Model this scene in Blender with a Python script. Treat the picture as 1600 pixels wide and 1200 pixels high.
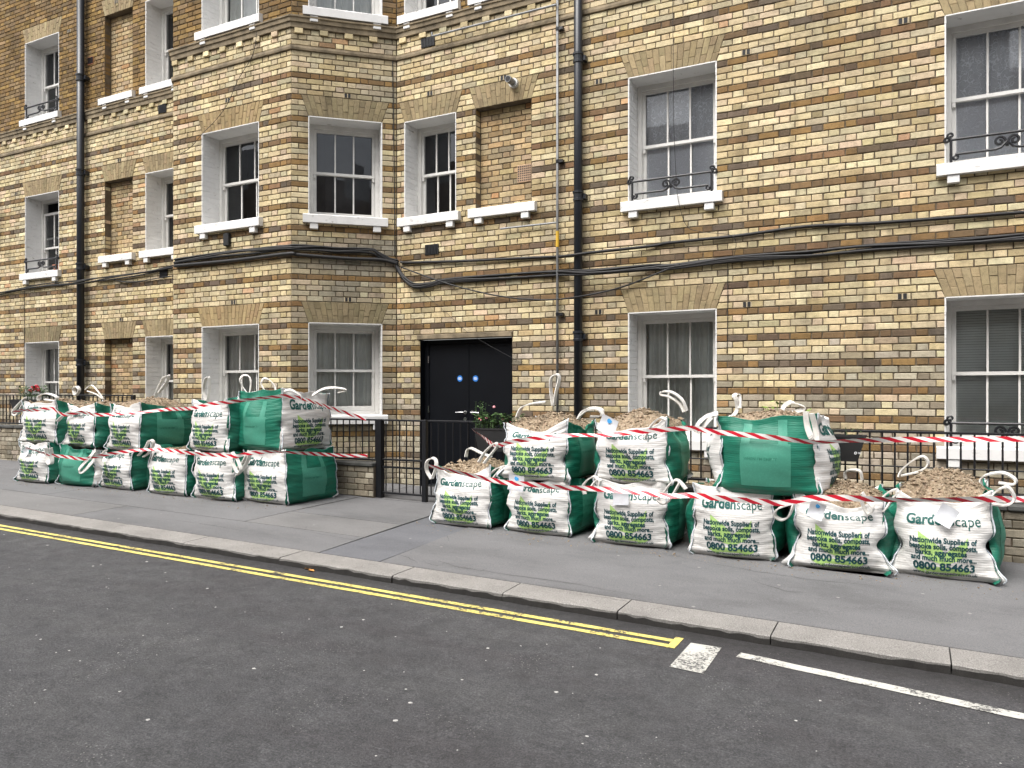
import bpy, bmesh, math, random
import numpy as np
from mathutils import Vector, Matrix, noise as mnoise
R = math.radians
random.seed(7); rng = np.random.default_rng(7)
for o in list(bpy.data.objects): bpy.data.objects.remove(o)
scene = bpy.context.scene; COL = scene.collection

# ------------------------------------------------------------------ camera, sky, sun, exposure
F_PX, YAW, HOR, CAM_H = 1202.0, R(27.6), 612.0, 1.42
CA, SA = math.cos(YAW), math.sin(YAW)
cam = bpy.data.cameras.new('camera'); cam.sensor_width = 36; cam.lens = 36*F_PX/1600
cam.shift_y = (HOR-600)/1600; cam.clip_start = .05; cam.clip_end = 500
cam_o = bpy.data.objects.new('camera', cam); COL.objects.link(cam_o)
cam_o.location = (0, 0, CAM_H); cam_o.rotation_euler = (R(90), 0, YAW); scene.camera = cam_o
world = bpy.data.worlds.new('World'); scene.world = world; world.use_nodes = True
wn, wl = world.node_tree.nodes, world.node_tree.links
SUN_EL, SUN_AZ = R(58), R(200)      # azimuth from +Y clockwise: behind the camera
sky = wn.new('ShaderNodeTexSky'); sky.sky_type = 'NISHITA'; sky.sun_disc = False
sky.sun_elevation = SUN_EL; sky.sun_rotation = SUN_AZ; sky.dust_density = 6; sky.air_density = 1.2; sky.ozone_density = .6
hs = wn.new('ShaderNodeHueSaturation'); hs.inputs['Saturation'].default_value = .3
bg = wn['Background']; bg.inputs['Strength'].default_value = .15
wl.new(sky.outputs[0], hs.inputs['Color']); wl.new(hs.outputs[0], bg.inputs['Color'])
sun = bpy.data.lights.new('sun', 'SUN'); sun.energy = 1.3; sun.angle = R(40); sun.color = (1, .98, .955)
sun_o = bpy.data.objects.new('sun', sun); COL.objects.link(sun_o)
sd = Vector((math.sin(SUN_AZ)*math.cos(SUN_EL), math.cos(SUN_AZ)*math.cos(SUN_EL), math.sin(SUN_EL)))
sun_o.rotation_euler = sd.to_track_quat('Z', 'Y').to_euler(); sun_o.location = (0, 0, 20)
vs = scene.view_settings; vs.view_transform = 'Standard'; vs.look = 'None'; vs.gamma = 1; vs.use_curve_mapping = False
vs.exposure = 1.0

# ------------------------------------------------------------------ geometry of the place
WY, BY = 8.93, 7.95            # main wall plane, bay front plane
RY, PY = 7.76, 7.68            # railing plane, front of the railing plinth
SLOPE, CF, KY, KW = .0185, .02, 4.80, .30   # street slope, cross fall, kerb face, kerb width
Z0, CO = CAM_H+.3085, .075     # centre of brick course 0, course height
def zc(n): return Z0+CO*n
def gz(x, y): return -SLOPE*x-CF*(PY-min(y, PY))       # pavement surface
def rz(x): return -SLOPE*x-CF*(PY-KY)-.057             # road surface
def ray(px, py):
    u = (px-800)/F_PX; return Vector((u*CA-SA, u*SA+CA, (HOR-py)/F_PX))
def at(px, py, Y):                                     # point on the vertical plane y = Y
    d = ray(px, py); d *= Y/d.y; return Vector((d.x, d.y, d.z+CAM_H))
def at_road(px, py):
    d = ray(px, py); t = (-CAM_H-CF*(PY-KY)-.057)/(d.z+SLOPE*d.x); return Vector((d.x*t, d.y*t, CAM_H+d.z*t))
def at_pave(px, py):
    d = ray(px, py); t = (-CAM_H-CF*PY)/(d.z+SLOPE*d.x-CF*d.y); return Vector((d.x*t, d.y*t, CAM_H+d.z*t))
def proj(p):
    X = p[0]*CA+p[1]*SA; Z = -p[0]*SA+p[1]*CA
    return 800+F_PX*X/Z, HOR-F_PX*(p[2]-CAM_H)/Z, Z

# ------------------------------------------------------------------ helpers
def link(o, parent=None):
    COL.objects.link(o)
    if parent is not None: o.parent = parent
    return o
def tag(o, label=None, cat=None, group=None, kind=None):
    if label: o['label'] = label
    if cat: o['category'] = cat
    if group: o['group'] = group
    if kind: o['kind'] = kind
    return o
def empty(name, loc, label, cat, group=None):
    o = bpy.data.objects.new(name, None); o.empty_display_size = .1; o.location = loc; link(o)
    return tag(o, label, cat, group)
class MB:
    """collects polygons in world space, builds one object"""
    def __init__(s): s.v = []; s.f = []; s.c = []; s.uv = None
    def add(s, vs_, fs, col=None):
        b = len(s.v); s.v += [tuple(p) for p in vs_]; s.f += [tuple(i+b for i in f) for f in fs]
        if col is not None: s.c += [col]*len(vs_)
    def box(s, x0, x1, y0, y1, z0, z1, M=None, col=None, bev=0):
        if bev:
            b = min(bev, (x1-x0)*.45, (y1-y0)*.45, (z1-z0)*.45); bm = bmesh.new(); bmesh.ops.create_cube(bm, size=1)
            for v in bm.verts: v.co = Vector(((x0+x1)/2+v.co.x*(x1-x0), (y0+y1)/2+v.co.y*(y1-y0), (z0+z1)/2+v.co.z*(z1-z0)))
            bmesh.ops.bevel(bm, geom=bm.edges[:], offset=b, segments=1, affect='EDGES')
            bm.verts.index_update()
            vv = [v.co.copy() for v in bm.verts]; ff = [[v.index for v in f.verts] for f in bm.faces]; bm.free()
        else:
            vv = [Vector((x, y, z)) for z in (z0, z1) for y in (y0, y1) for x in (x0, x1)]
            ff = [(0, 2, 3, 1), (4, 5, 7, 6), (0, 1, 5, 4), (2, 6, 7, 3), (0, 4, 6, 2), (1, 3, 7, 5)]
        if M is not None: vv = [M @ p for p in vv]
        s.add(vv, ff, col)
    def tube(s, pts, r, n=8, cap=True):
        pts = [Vector(p) for p in pts]; k = len(pts); rings = []; up = None
        for i, p in enumerate(pts):
            t = (pts[min(i+1, k-1)]-pts[max(i-1, 0)]).normalized()
            if up is None: up = Vector((0, 0, 1)) if abs(t.z) < .9 else Vector((0, 1, 0))
            a = t.cross(up).normalized(); b = a.cross(t).normalized(); up = b
            rr = r[i] if isinstance(r, (list, tuple)) else r
            rings.append([p+(a*math.cos(2*math.pi*j/n)+b*math.sin(2*math.pi*j/n))*rr for j in range(n)])
        vv = [q for rg in rings for q in rg]; ff = []
        for i in range(k-1):
            for j in range(n): ff.append((i*n+j, i*n+(j+1) % n, (i+1)*n+(j+1) % n, (i+1)*n+j))
        if cap: ff += [tuple(range(n))[::-1], tuple(range((k-1)*n, k*n))]
        s.add(vv, ff)
    def strap(s, pts, w, t, wd):
        """flat webbing swept along pts; wd = width direction"""
        pts = [Vector(p) for p in pts]; k = len(pts); vv = []
        for i, p in enumerate(pts):
            tg = (pts[min(i+1, k-1)]-pts[max(i-1, 0)]).normalized(); a = Vector(wd)
            a = (a-tg*a.dot(tg)); a = a.normalized() if a.length > 1e-4 else Vector((1, 0, 0)); b = tg.cross(a)
            vv += [p+a*w/2+b*t/2, p-a*w/2+b*t/2, p-a*w/2-b*t/2, p+a*w/2-b*t/2]
        ff = [(i*4+j, i*4+(j+1) % 4, i*4+4+(j+1) % 4, i*4+4+j) for i in range(k-1) for j in range(4)]
        ff += [(3, 2, 1, 0), (k*4-4, k*4-3, k*4-2, k*4-1)]; s.add(vv, ff)
    def build(s, name, m, parent=None, smooth=False, origin=None):
        me = bpy.data.meshes.new(name); v = s.v
        off = Vector((0, 0, 0))
        if parent is None and origin is None and v:
            A = np.array(v); off = Vector(((A[:, 0].min()+A[:, 0].max())/2, (A[:, 1].min()+A[:, 1].max())/2, A[:, 2].min()))
        elif origin is not None: off = Vector(origin)
        if parent is not None: off = wloc(parent)
        me.from_pydata([(p[0]-off.x, p[1]-off.y, p[2]-off.z) for p in v], [], s.f)
        if s.c:
            at_ = me.attributes.new('Col', 'FLOAT_COLOR', 'POINT')
            at_.data.foreach_set('color', np.array([(c[0], c[1], c[2], 1) for c in s.c], dtype=np.float32).ravel())
        if s.uv is not None:
            ul = me.uv_layers.new(name='UVMap'); idx = np.zeros(len(me.loops), dtype=np.int32); me.loops.foreach_get('vertex_index', idx)
            ul.data.foreach_set('uv', np.array(s.uv, dtype=np.float32)[idx].ravel())
        me.materials.append(m)
        if smooth: me.polygons.foreach_set('use_smooth', [True]*len(me.polygons))
        me.update(); o = bpy.data.objects.new(name, me)
        if parent is None: o.location = off
        link(o, parent)
        return o
def wloc(o):
    p = Vector((0, 0, 0))
    while o is not None: p += o.location; o = o.parent
    return p
def spline(pts, n=6, closed=False):
    P = [Vector(p) for p in pts]; out = []
    for i in range(len(P)-1):
        a, b, c, d = P[max(i-1, 0)], P[i], P[i+1], P[min(i+2, len(P)-1)]
        for j in range(n):
            t = j/n; out.append(.5*((2*b)+(c-a)*t+(2*a-5*b+4*c-d)*t*t+(3*b-a-3*c+d)*t**3))
    out.append(P[-1]); return out
def lin(c): return tuple(((x/255+.055)/1.055)**2.4 if x > 10 else x/255/12.92 for x in c)

# ------------------------------------------------------------------ materials
class NT:
    def __init__(s, name):
        s.m = bpy.data.materials.new(name); s.m.use_nodes = True; s.n = s.m.node_tree.nodes; s.l = s.m.node_tree.links
        s.b = s.n['Principled BSDF']; s.out = s.n['Material Output']
    def N(s, t, **k):
        n = s.n.new('ShaderNode'+t)
        for a, v in k.items():
            if a.startswith('i_'):
                key = a[2:]; key = int(key) if key.isdigit() else key
                n.inputs[key].default_value = v
            else: setattr(n, a, v)
        return n
    def L(s, a, b): s.l.new(a, b)
    def pos(s, kind='pos'):
        if kind == 'pos': return s.N('NewGeometry').outputs['Position']
        return s.N('TexCoord').outputs[{'obj': 'Object', 'uv': 'UV', 'gen': 'Generated'}[kind]]
    def noise(s, vec, scale, detail=4, rough=.6, dist=0):
        n = s.N('TexNoise'); n.inputs['Scale'].default_value = scale; n.inputs['Detail'].default_value = detail
        n.inputs['Roughness'].default_value = rough; n.inputs['Distortion'].default_value = dist
        if vec is not None: s.L(vec, n.inputs['Vector'])
        return n.outputs[0]
    def ramp(s, fac, stops):
        r = s.N('ValToRGB'); e = r.color_ramp.elements
        while len(e) < len(stops): e.new(.5)
        for k, (p, c) in enumerate(stops):
            e[k].position = p; c = (c, c, c) if isinstance(c, (int, float)) else c; e[k].color = (*c[:3], 1)
        s.L(fac, r.inputs[0]); return r.outputs[0]
    def mix(s, fac, a, b, mode='MIX'):
        n = s.N('Mix', data_type='RGBA', blend_type=mode)
        for i, v in ((0, fac), (6, a), (7, b)):
            if hasattr(v, 'node'): s.L(v, n.inputs[i])
            else: n.inputs[i].default_value = v if i == 0 else (*v[:3], 1)
        return n.outputs[2]
    def math(s, op, a, b=None):
        n = s.N('Math', operation=op)
        for i, v in ((0, a), (1, b)):
            if v is None: continue
            if hasattr(v, 'node'): s.L(v, n.inputs[i])
            else: n.inputs[i].default_value = v
        return n.outputs[0]
    def scalevec(s, vec, sc):
        n = s.N('Mapping'); n.inputs['Scale'].default_value = sc; s.L(vec, n.inputs[0]); return n.outputs[0]
    def bump(s, h, strength=.3, dist=.01, prev=None):
        n = s.N('Bump'); n.inputs['Strength'].default_value = strength; n.inputs['Distance'].default_value = dist
        s.L(h, n.inputs['Height'])
        if prev is not None: s.L(prev, n.inputs['Normal'])
        s.L(n.outputs[0], s.b.inputs['Normal']); return n.outputs[0]
    def done(s, col=None, rough=.6, metal=0, spec=None):
        if col is not None:
            if hasattr(col, 'node'): s.L(col, s.b.inputs['Base Color'])
            else: s.b.inputs['Base Color'].default_value = (*col[:3], 1)
        if hasattr(rough, 'node'): s.L(rough, s.b.inputs['Roughness'])
        else: s.b.inputs['Roughness'].default_value = rough
        s.b.inputs['Metallic'].default_value = metal
        if spec is not None: s.b.inputs['Specular IOR Level'].default_value = spec
        return s.m
def simple(name, col, rough=.5, metal=0, var=.15, scale=8, bump=.15, bscale=60):
    t = NT(name); p = t.pos(); n = t.noise(p, scale)
    c = t.mix(1, col, t.ramp(n, [(.3, 1-var), (.7, 1+var*.3)]), 'MULTIPLY')
    if bump: t.bump(t.noise(p, bscale), bump, .004)
    return t.done(c, rough, metal)
def brick_mat(name, single):
    t = NT(name); p = t.pos()
    base = t.N('ObjectInfo').outputs['Color'] if single else t.N('Attribute', attribute_name='Col').outputs['Color']
    c = t.mix(1, base, t.ramp(t.noise(p, 22, 5, .65), [(.3, .8), (.5, 1.0), (.72, 1.1)]), 'MULTIPLY')
    pits = t.ramp(t.noise(p, 120, 3, .6), [(.28, .35), (.4, 1)])
    c = t.mix(.8, c, pits, 'MULTIPLY')
    soot = t.ramp(t.noise(t.scalevec(p, (1, 1, 2.2)), 3.1, 6, .7), [(.5, 0), (.78, .5)])
    c = t.mix(soot, c, (.095, .078, .055))
    c = t.mix(1, c, t.ramp(t.noise(t.scalevec(p, (3.2, 3.2, .42)), 1.6, 5, .65), [(.3, .72), (.48, 1), (.7, 1.05)]), 'MULTIPLY')
    h = t.math('ADD', t.noise(p, 90, 4, .7), t.math('MULTIPLY', t.noise(p, 25, 3), 1.2))
    t.bump(h, .55, .006)
    return t.done(c, .9, 0, .25)
M = {}
M['brick'] = brick_mat('brick', False); M['brick_single'] = brick_mat('brick_single', True)
M['mortar'] = simple('mortar', (.125, .098, .066), .95, 0, .4, 10, .5, 120)
M['stone'] = simple('stone', (.30, .255, .185), .9, 0, .5, 9, .4, 70)
def white_paint():
    t = NT('white_paint'); p = t.pos()
    ch = t.ramp(t.noise(t.scalevec(p, (1, 1, 2)), 9, 6, .75), [(.60, 0), (.68, .8)])
    c = t.mix(ch, (.70, .695, .68), (.30, .28, .25)); c = t.mix(.5, c, t.ramp(t.noise(p, 3), [(.3, .82), (.6, 1)]), 'MULTIPLY')
    t.bump(t.noise(p, 40, 4), .25, .004); return t.done(c, .55)
M['white_paint'] = white_paint()
M['sash_paint'] = simple('sash_paint', (.66, .65, .62), .4, 0, .12, 6, .08, 40)
M['iron'] = simple('iron', (.006, .0065, .009), .42, .0, .3, 8, .2, 60)
M['pipe'] = simple('pipe', (.010, .013, .019), .4, 0, .3, 6, .15, 50)
M['cable'] = simple('cable', (.010, .0095, .010), .6, 0, .3, 20, .1, 90)
M['conduit'] = simple('conduit', (.22, .225, .23), .5, .3, .3, 12, .1, 60)
M['yellow_plastic'] = simple('yellow_plastic', (.62, .38, .03), .5)
M['grey_plastic'] = simple('grey_plastic', (.62, .62, .60), .45)
M['door'] = simple('door', (.0032, .004, .006), .5, 0, .2, 3, .05, 30); M['door'].node_tree.nodes['Principled BSDF'].inputs['Specular IOR Level'].default_value = .16
M['chrome'] = simple('chrome', (.62, .62, .62), .22, 1, .1, 8, 0)
M['blue_sign'] = simple('blue_sign', (.02, .17, .55), .4, 0, .05)
M['white_print'] = simple('white_print', (.75, .76, .78), .5, 0, .05, 8, 0)
M['terracotta'] = simple('terracotta', (.42, .17, .09), .85, 0, .3, 14, .3)
M['vent_clay'] = simple('vent_clay', (.46, .31, .20), .9, 0, .2)
M['vent_brick'] = simple('vent_brick', (.46, .38, .25), .9, 0, .3)
M['black'] = simple('black', (.008, .008, .009), .7, 0, .2)
M['interior'] = simple('interior', (.14, .14, .15), .9, 0, .3, 2, 0)
def glass():
    t = NT('glass'); g = t.N('BsdfGlossy'); g.inputs['Roughness'].default_value = .015
    g.inputs['Color'].default_value = (.95, .97, 1, 1)
    tr = t.N('BsdfTransparent'); tr.inputs['Color'].default_value = (.93, .95, .95, 1)
    f = t.N('Fresnel'); f.inputs['IOR'].default_value = 1.62
    bp = t.N('Bump'); bp.inputs['Strength'].default_value = .008; bp.inputs['Distance'].default_value = .02
    t.L(t.noise(t.pos(), 3.0, 2), bp.inputs['Height']); t.L(bp.outputs[0], g.inputs['Normal'])
    m = t.N('MixShader'); t.L(f.outputs[0], m.inputs[0]); t.L(tr.outputs[0], m.inputs[1]); t.L(g.outputs[0], m.inputs[2])
    t.L(m.outputs[0], t.out.inputs[0]); return t.m
M['glass'] = glass()
def lace(name='lace', lo=.66, hi=.74):
    t = NT(name); p = t.pos()
    v = t.N('TexVoronoi', feature='DISTANCE_TO_EDGE'); v.inputs['Scale'].default_value = 13
    w = t.N('Mapping'); t.L(p, w.inputs[0]); ns = t.N('TexNoise'); ns.inputs['Scale'].default_value = 9; t.L(p, ns.inputs['Vector'])
    ad = t.N('VectorMath', operation='ADD'); sc = t.N('VectorMath', operation='SCALE'); sc.inputs['Scale'].default_value = .25
    t.L(ns.outputs['Color'], sc.inputs[0]); t.L(w.outputs[0], ad.inputs[0]); t.L(sc.outputs[0], ad.inputs[1]); t.L(ad.outputs[0], v.inputs['Vector'])
    fac = t.ramp(v.outputs['Distance'], [(.02, .98), (.07, lo), (.3, hi)])
    t.b.inputs['Base Color'].default_value = (.88, .89, .94, 1); t.b.inputs['Roughness'].default_value = .9
    tr = t.N('BsdfTransparent'); m = t.N('MixShader'); t.L(fac, m.inputs[0]); t.L(tr.outputs[0], m.inputs[1]); t.L(t.b.outputs[0], m.inputs[2])
    t.L(m.outputs[0], t.out.inputs[0]); return t.m
M['lace'] = lace(); M['lace_white'] = lace('lace_white', .8, .88)
M['net'] = simple('net', (.78, .78, .74), .9, 0, .15, 3, 0)
M['drape'] = simple('drape', (.85, .88, .85), .9, 0, .2, 4, 0)
M['blind'] = simple('blind', (.88, .92, .90), .6, 0, .1, 4, 0)
def asphalt():
    t = NT('asphalt'); p = t.pos()
    c = t.ramp(t.noise(t.scalevec(p, (.45, 1.5, 1)), .8, 6, .66), [(.3, (.049, .0455, .048)), (.5, (.060, .0595, .062)), (.7, (.074, .073, .074))])
    c = t.mix(1, c, t.ramp(t.noise(p, 7, 5, .75), [(.3, .72), (.7, 1.22)]), 'MULTIPLY')
    agg = t.ramp(t.noise(p, 105, 3, .75), [(.34, .5), (.5, 1), (.66, 1.75)])
    c = t.mix(.9, c, agg, 'MULTIPLY')
    c = t.mix(1, c, t.ramp(t.noise(t.scalevec(p, (1, 2.4, 1)), 26, 4, .7), [(.35, .8), (.65, 1.15)]), 'MULTIPLY')
    v = t.N('TexVoronoi'); v.inputs['Scale'].default_value = 46; t.L(p, v.inputs['Vector'])
    sp = t.math('MULTIPLY', t.ramp(v.outputs['Distance'], [(.12, 1), (.2, 0)]), t.ramp(t.noise(p, 2.2, 3), [(.5, .0), (.66, .6)]))
    c = t.mix(sp, c, (.36, .35, .33))
    sy = t.N('SeparateXYZ'); t.L(p, sy.inputs[0])      # wet grime swept into the gutter
    gut = t.math('MULTIPLY', t.ramp(t.math('ADD', t.math('SUBTRACT', sy.outputs['Y'], 4.2), t.math('MULTIPLY', t.noise(p, 4.5, 5, .7), .35)), [(.48, 0), (.72, 1)]), t.ramp(t.noise(p, 30, 4, .7), [(.3, .35), (.6, .8)]))
    c = t.mix(gut, c, (.018, .017, .016))
    t.bump(t.math('ADD', t.noise(p, 105, 3, .75), t.math('MULTIPLY', t.noise(p, 26, 3), .5)), .9, .008)
    return t.done(c, t.ramp(t.noise(p, 5), [(.3, .62), (.7, .85)]), 0, .4)
M['asphalt'] = asphalt()
def paving(name, col):
    t = NT(name); p = t.pos()
    c = t.mix(1, col, t.ramp(t.noise(t.scalevec(p, (.6, 1.3, 1)), 1.1, 7, .7), [(.3, .74), (.5, 1), (.7, 1.14)]), 'MULTIPLY')
    c = t.mix(.6, c, t.ramp(t.noise(p, 130, 2, .6), [(.32, .6), (.5, 1), (.68, 1.4)]), 'MULTIPLY')
    st = t.ramp(t.noise(p, 2.1, 5, .7), [(.60, 0), (.72, .4)]); c = t.mix(st, c, tuple(x*.6 for x in col))
    v = t.N('TexVoronoi'); v.inputs['Scale'].default_value = 3.3; t.L(p, v.inputs['Vector'])
    g = t.ramp(v.outputs['Distance'], [(.035, .7), (.05, 0)]); c = t.mix(g, c, (.30, .29, .28))
    t.bump(t.noise(p, 120, 4, .7), .45, .004); return t.done(c, .82, 0, .35)
M['paving'] = paving('paving', (.138, .137, .139)); M['paving_dark'] = paving('paving_dark', (.118, .120, .129))
M['paving_light'] = paving('paving_light', (.152, .149, .147)); M['joint'] = simple('joint', (.035, .033, .03), .95)
def granite():
    t = NT('granite'); p = t.pos()
    c = t.ramp(t.noise(p, 140, 3, .6), [(.3, (.12, .112, .104)), (.5, (.235, .223, .207)), (.68, (.34, .325, .305))])
    c = t.mix(1, c, t.ramp(t.noise(p, 3, 5), [(.3, .78), (.7, 1.08)]), 'MULTIPLY')
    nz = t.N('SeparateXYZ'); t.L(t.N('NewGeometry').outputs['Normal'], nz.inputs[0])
    side_dark = t.math('MULTIPLY', t.ramp(nz.outputs['Z'], [(.25, .97), (.8, 0)]), t.ramp(t.noise(p, 12), [(.2, .9), (.7, 1)]))
    c = t.mix(side_dark, c, (.013, .012, .011))   # near-black wherever the stone faces sideways, fading out towards the top
    t.bump(t.noise(p, 110, 4, .7), .5, .005); return t.done(c, .8)
M['granite'] = granite()
def road_paint(name, col):
    t = NT(name); p = t.pos()
    wear = t.math('ADD', t.noise(p, 55, 5, .7), t.math('MULTIPLY', t.noise(p, 6, 3), .7))
    f = t.ramp(wear, [(.73, 0), (.80, 0), (.90, .18), (.98, .95)])
    c = t.mix(f, t.mix(1, col, t.ramp(t.noise(p, 16, 4), [(.3, .8), (.7, 1.05)]), 'MULTIPLY'), (.055, .054, .055))
    t.bump(t.noise(p, 130, 3), .5, .004); return t.done(c, .7)
M['yellow_line'] = road_paint('yellow_line', (.74, .62, .17)); M['white_line'] = road_paint('white_line', (.56, .55, .50))
def fabric(name, col, dirt, trans=.0):
    t = NT(name); uv = t.pos('uv'); ob = t.pos('obj')
    wv = t.N('TexWave', wave_type='BANDS', bands_direction='Y', wave_profile='SIN')
    wv.inputs['Scale'].default_value = 17; wv.inputs['Distortion'].default_value = 1.5; wv.inputs['Detail'].default_value = 2
    wv.inputs['Detail Scale'].default_value = .9; t.L(t.scalevec(uv, (.55, 1, 1)), wv.inputs['Vector'])
    line = t.ramp(wv.outputs['Color'], [(0, 0), (.22, .75), (.6, 1)])
    mask = t.ramp(t.noise(t.scalevec(ob, (1.2, 1.2, 3)), 2.2, 3), [(.3, .35), (.6, 1)])
    h1 = t.math('MULTIPLY', line, mask)
    h2 = t.noise(t.scalevec(ob, (2, 2, 9)), 3.2, 4, .6, .6)
    c = t.mix(.32, col, t.ramp(h1, [(0, .84), (.7, 1.02)]), 'MULTIPLY')  # crease shading put into the cloth colour, on top of the bump
    sx = t.N('SeparateXYZ'); t.L(ob, sx.inputs[0])
    low = t.ramp(sx.outputs['Z'], [(.0, .62), (.16, .18), (.55, .08)])
    dm = t.ramp(t.noise(ob, 4.5, 6, .7), [(.46, 0), (.72, 1)])
    c = t.mix(t.math('MULTIPLY', low, dm), c, dirt)
    b = t.bump(h1, .28, .004); b = t.bump(h2, .24, .022, b); t.bump(t.noise(ob, 240, 2), .12, .002, b)
    return t.done(c, .5, 0, .35)
M['white_fabric'] = fabric('white_fabric', (.68, .67, .65), (.20, .15, .10))
M['green_fabric'] = fabric('green_fabric', (.008, .145, .092), (.07, .10, .06))
M['strap'] = simple('strap', (.68, .66, .62), .7, 0, .22, 14, .4, 180)
M['piping'] = simple('piping', (.62, .66, .70), .6, 0, .3, 30)
M['stitch'] = simple('stitch', (.04, .07, .12), .7)
def printed(name, col, f=.5):
    t = NT(name); ob = t.pos('obj')
    c = t.mix(f, col, t.ramp(t.noise(ob, 60, 4, .7), [(.32, (1.6, 1.6, 1.6)), (.5, (1, 1, 1))]), 'MULTIPLY')
    return t.done(c, .5, 0, .3)
M['print_dark'] = printed('print_dark', (.010, .057, .066)); M['print_title'] = printed('print_title', (.010, .085, .075))
M['print_leaf'] = printed('print_leaf', (.37, .56, .18), .5); M['print_pale'] = printed('print_pale', (.055, .24, .17), .3)
M['print_text_green'] = printed('print_text_green', (.03, .17, .115))
def rubble_mat():
    t = NT('rubble'); p = t.pos()
    v = t.N('TexVoronoi'); v.inputs['Scale'].default_value = 75; t.L(p, v.inputs['Vector'])
    sx = t.N('SeparateColor'); t.L(v.outputs['Color'], sx.inputs[0])
    c = t.ramp(sx.outputs[0], [(.0, (.17, .125, .08)), (.35, (.28, .215, .14)), (.65, (.36, .285, .195)), (.9, (.32, .22, .15)), (1, (.46, .40, .31))])
    c = t.mix(1, c, t.ramp(t.noise(p, 40, 4), [(.3, .65), (.7, 1.1)]), 'MULTIPLY')
    t.bump(t.noise(p, 90, 4, .7), .8, .01); return t.done(c, .95)
M['rubble'] = rubble_mat()
def tape_mat():
    t = NT('tape'); uv = t.pos('uv'); s = t.N('SeparateXYZ'); t.L(uv, s.inputs[0])
    a = t.math('FRACT', t.math('ADD', t.math('MULTIPLY', s.outputs['X'], 1), t.math('MULTIPLY', s.outputs['Y'], .38)))
    c = t.mix(t.math('GREATER_THAN', a, .5), (.70, .68, .66), (.46, .014, .03))
    t.bump(t.noise(t.pos(), 60, 3), .25, .004); return t.done(c, .22)
M['tape'] = tape_mat()
M['leaf_green'] = simple('leaf_green', (.055, .115, .03), .6, 0, .4, 20, 0); M['weed_green'] = simple('weed_green', (.16, .26, .04), .6, 0, .3, 20, 0); M['petal_red'] = simple('petal_red', (.62, .03, .06), .6, 0, .2, 20, 0)
M['petal_pink'] = simple('petal_pink', (.75, .32, .36), .6, 0, .2, 20, 0); M['dry_leaf'] = simple('dry_leaf', (.52, .24, .05), .7, 0, .3, 30, 0)
M['paper'] = simple('paper', (.72, .74, .78), .6, 0, .08, 20, .1); M['blue_dot'] = simple('blue_dot', (.05, .34, .72), .6, 0, .1)
M['far_brick'] = simple('far_brick', (.34, .26, .19), .9, 0, .3, 3, .3); M['far_glass'] = NT('far_glass').done((.02, .025, .03), .08)
M['gum'] = simple('gum', (.45, .44, .42), .8, 0, .2, 30, 0)

# ------------------------------------------------------------------ road, kerb, pavement
def sheet(pts, name, m, kind='structure', parent=None):
    b = MB(); b.add(pts, [tuple(range(len(pts)))]); o = b.build(name, m, parent); 
    if parent is None: tag(o, kind=kind)
    return o
XL, XR = -60, 40
road = sheet([(XL, -4.6, rz(XL)), (XR, -4.6, rz(XR)), (XR, KY+.1, rz(XR)), (XL, KY+.1, rz(XL))], 'road', M['asphalt'])
tag(road, 'dark grey tarmac street speckled with pale chips', 'road')
g = MB(); ys = (KY+.05, 6.2, PY, WY+3)
g.add([(x, y, gz(x, y)-.012) for y in ys for x in (XL, XR)], [(0, 1, 3, 2), (2, 3, 5, 4), (4, 5, 7, 6)])
pave = g.build('pavement', M['joint']); tag(pave, 'grey footway of asphalt panels rising gently to the left', 'pavement', kind='structure')
# panels of the footway, split along the joints seen in the photograph
J1, J2 = 5.78, 6.55
xd0, xd1 = at_pave(503, 862).x, at_pave(600, 875).x      # dark strip running from the kerb to the gate
xt0, xt1 = at_pave(675, 805).x, at_pave(719, 828).x
def strip_x(y, k):
    y0, y1 = KY+KW, 6.75
    a, b = (xd0, xt0) if k == 0 else (xd1, xt1)
    return a+(b-a)*(y-y0)/(y1-y0)
def panel(poly, m):
    b = MB(); n = len(poly); top = [(x, y, gz(x, y)) for x, y in poly]; bot = [(x, y, gz(x, y)-.03) for x, y in poly]
    b.add(top+bot, [tuple(range(n))]+[(i, i+n, (i+1) % n+n, (i+1) % n) for i in range(n)])
    b.build('paving_panel', m, pave)
G = .006; K1 = KY+KW+G; PE = WY-.05
def quad(x0f, x1f, y0, y1, m):
    panel([(x0f(y0)+G, y0+G), (x1f(y0)-G, y0+G), (x1f(y1)-G, y1-G), (x0f(y1)+G, y1-G)], m)
c_ = lambda v: (lambda y: v)
sL, sR = (lambda y: strip_x(y, 0)), (lambda y: strip_x(y, 1))
quad(sL, sR, K1, PE, M['paving_dark'])
quad(c_(-8.0), sL, K1, J1, M['paving']); quad(c_(-13.2), c_(-8.0), K1, J1, M['paving_light']); quad(c_(-60), c_(-13.2), K1, J1, M['paving'])
quad(c_(-6.15), sL, J1, J2-.1, M['paving_light']); quad(c_(-9.6), c_(-6.15), J1, 7.0, M['paving']); quad(c_(-60), c_(-9.6), J1, 7.0, M['paving'])
quad(c_(-6.15), sL, J2-.1, PE, M['paving']); quad(c_(-60), c_(-6.15), 7.0, PE, M['paving'])
quad(sR, c_(40), K1, PY, M['paving']); quad(sR, c_(40), PY, PE, M['paving'])
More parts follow.
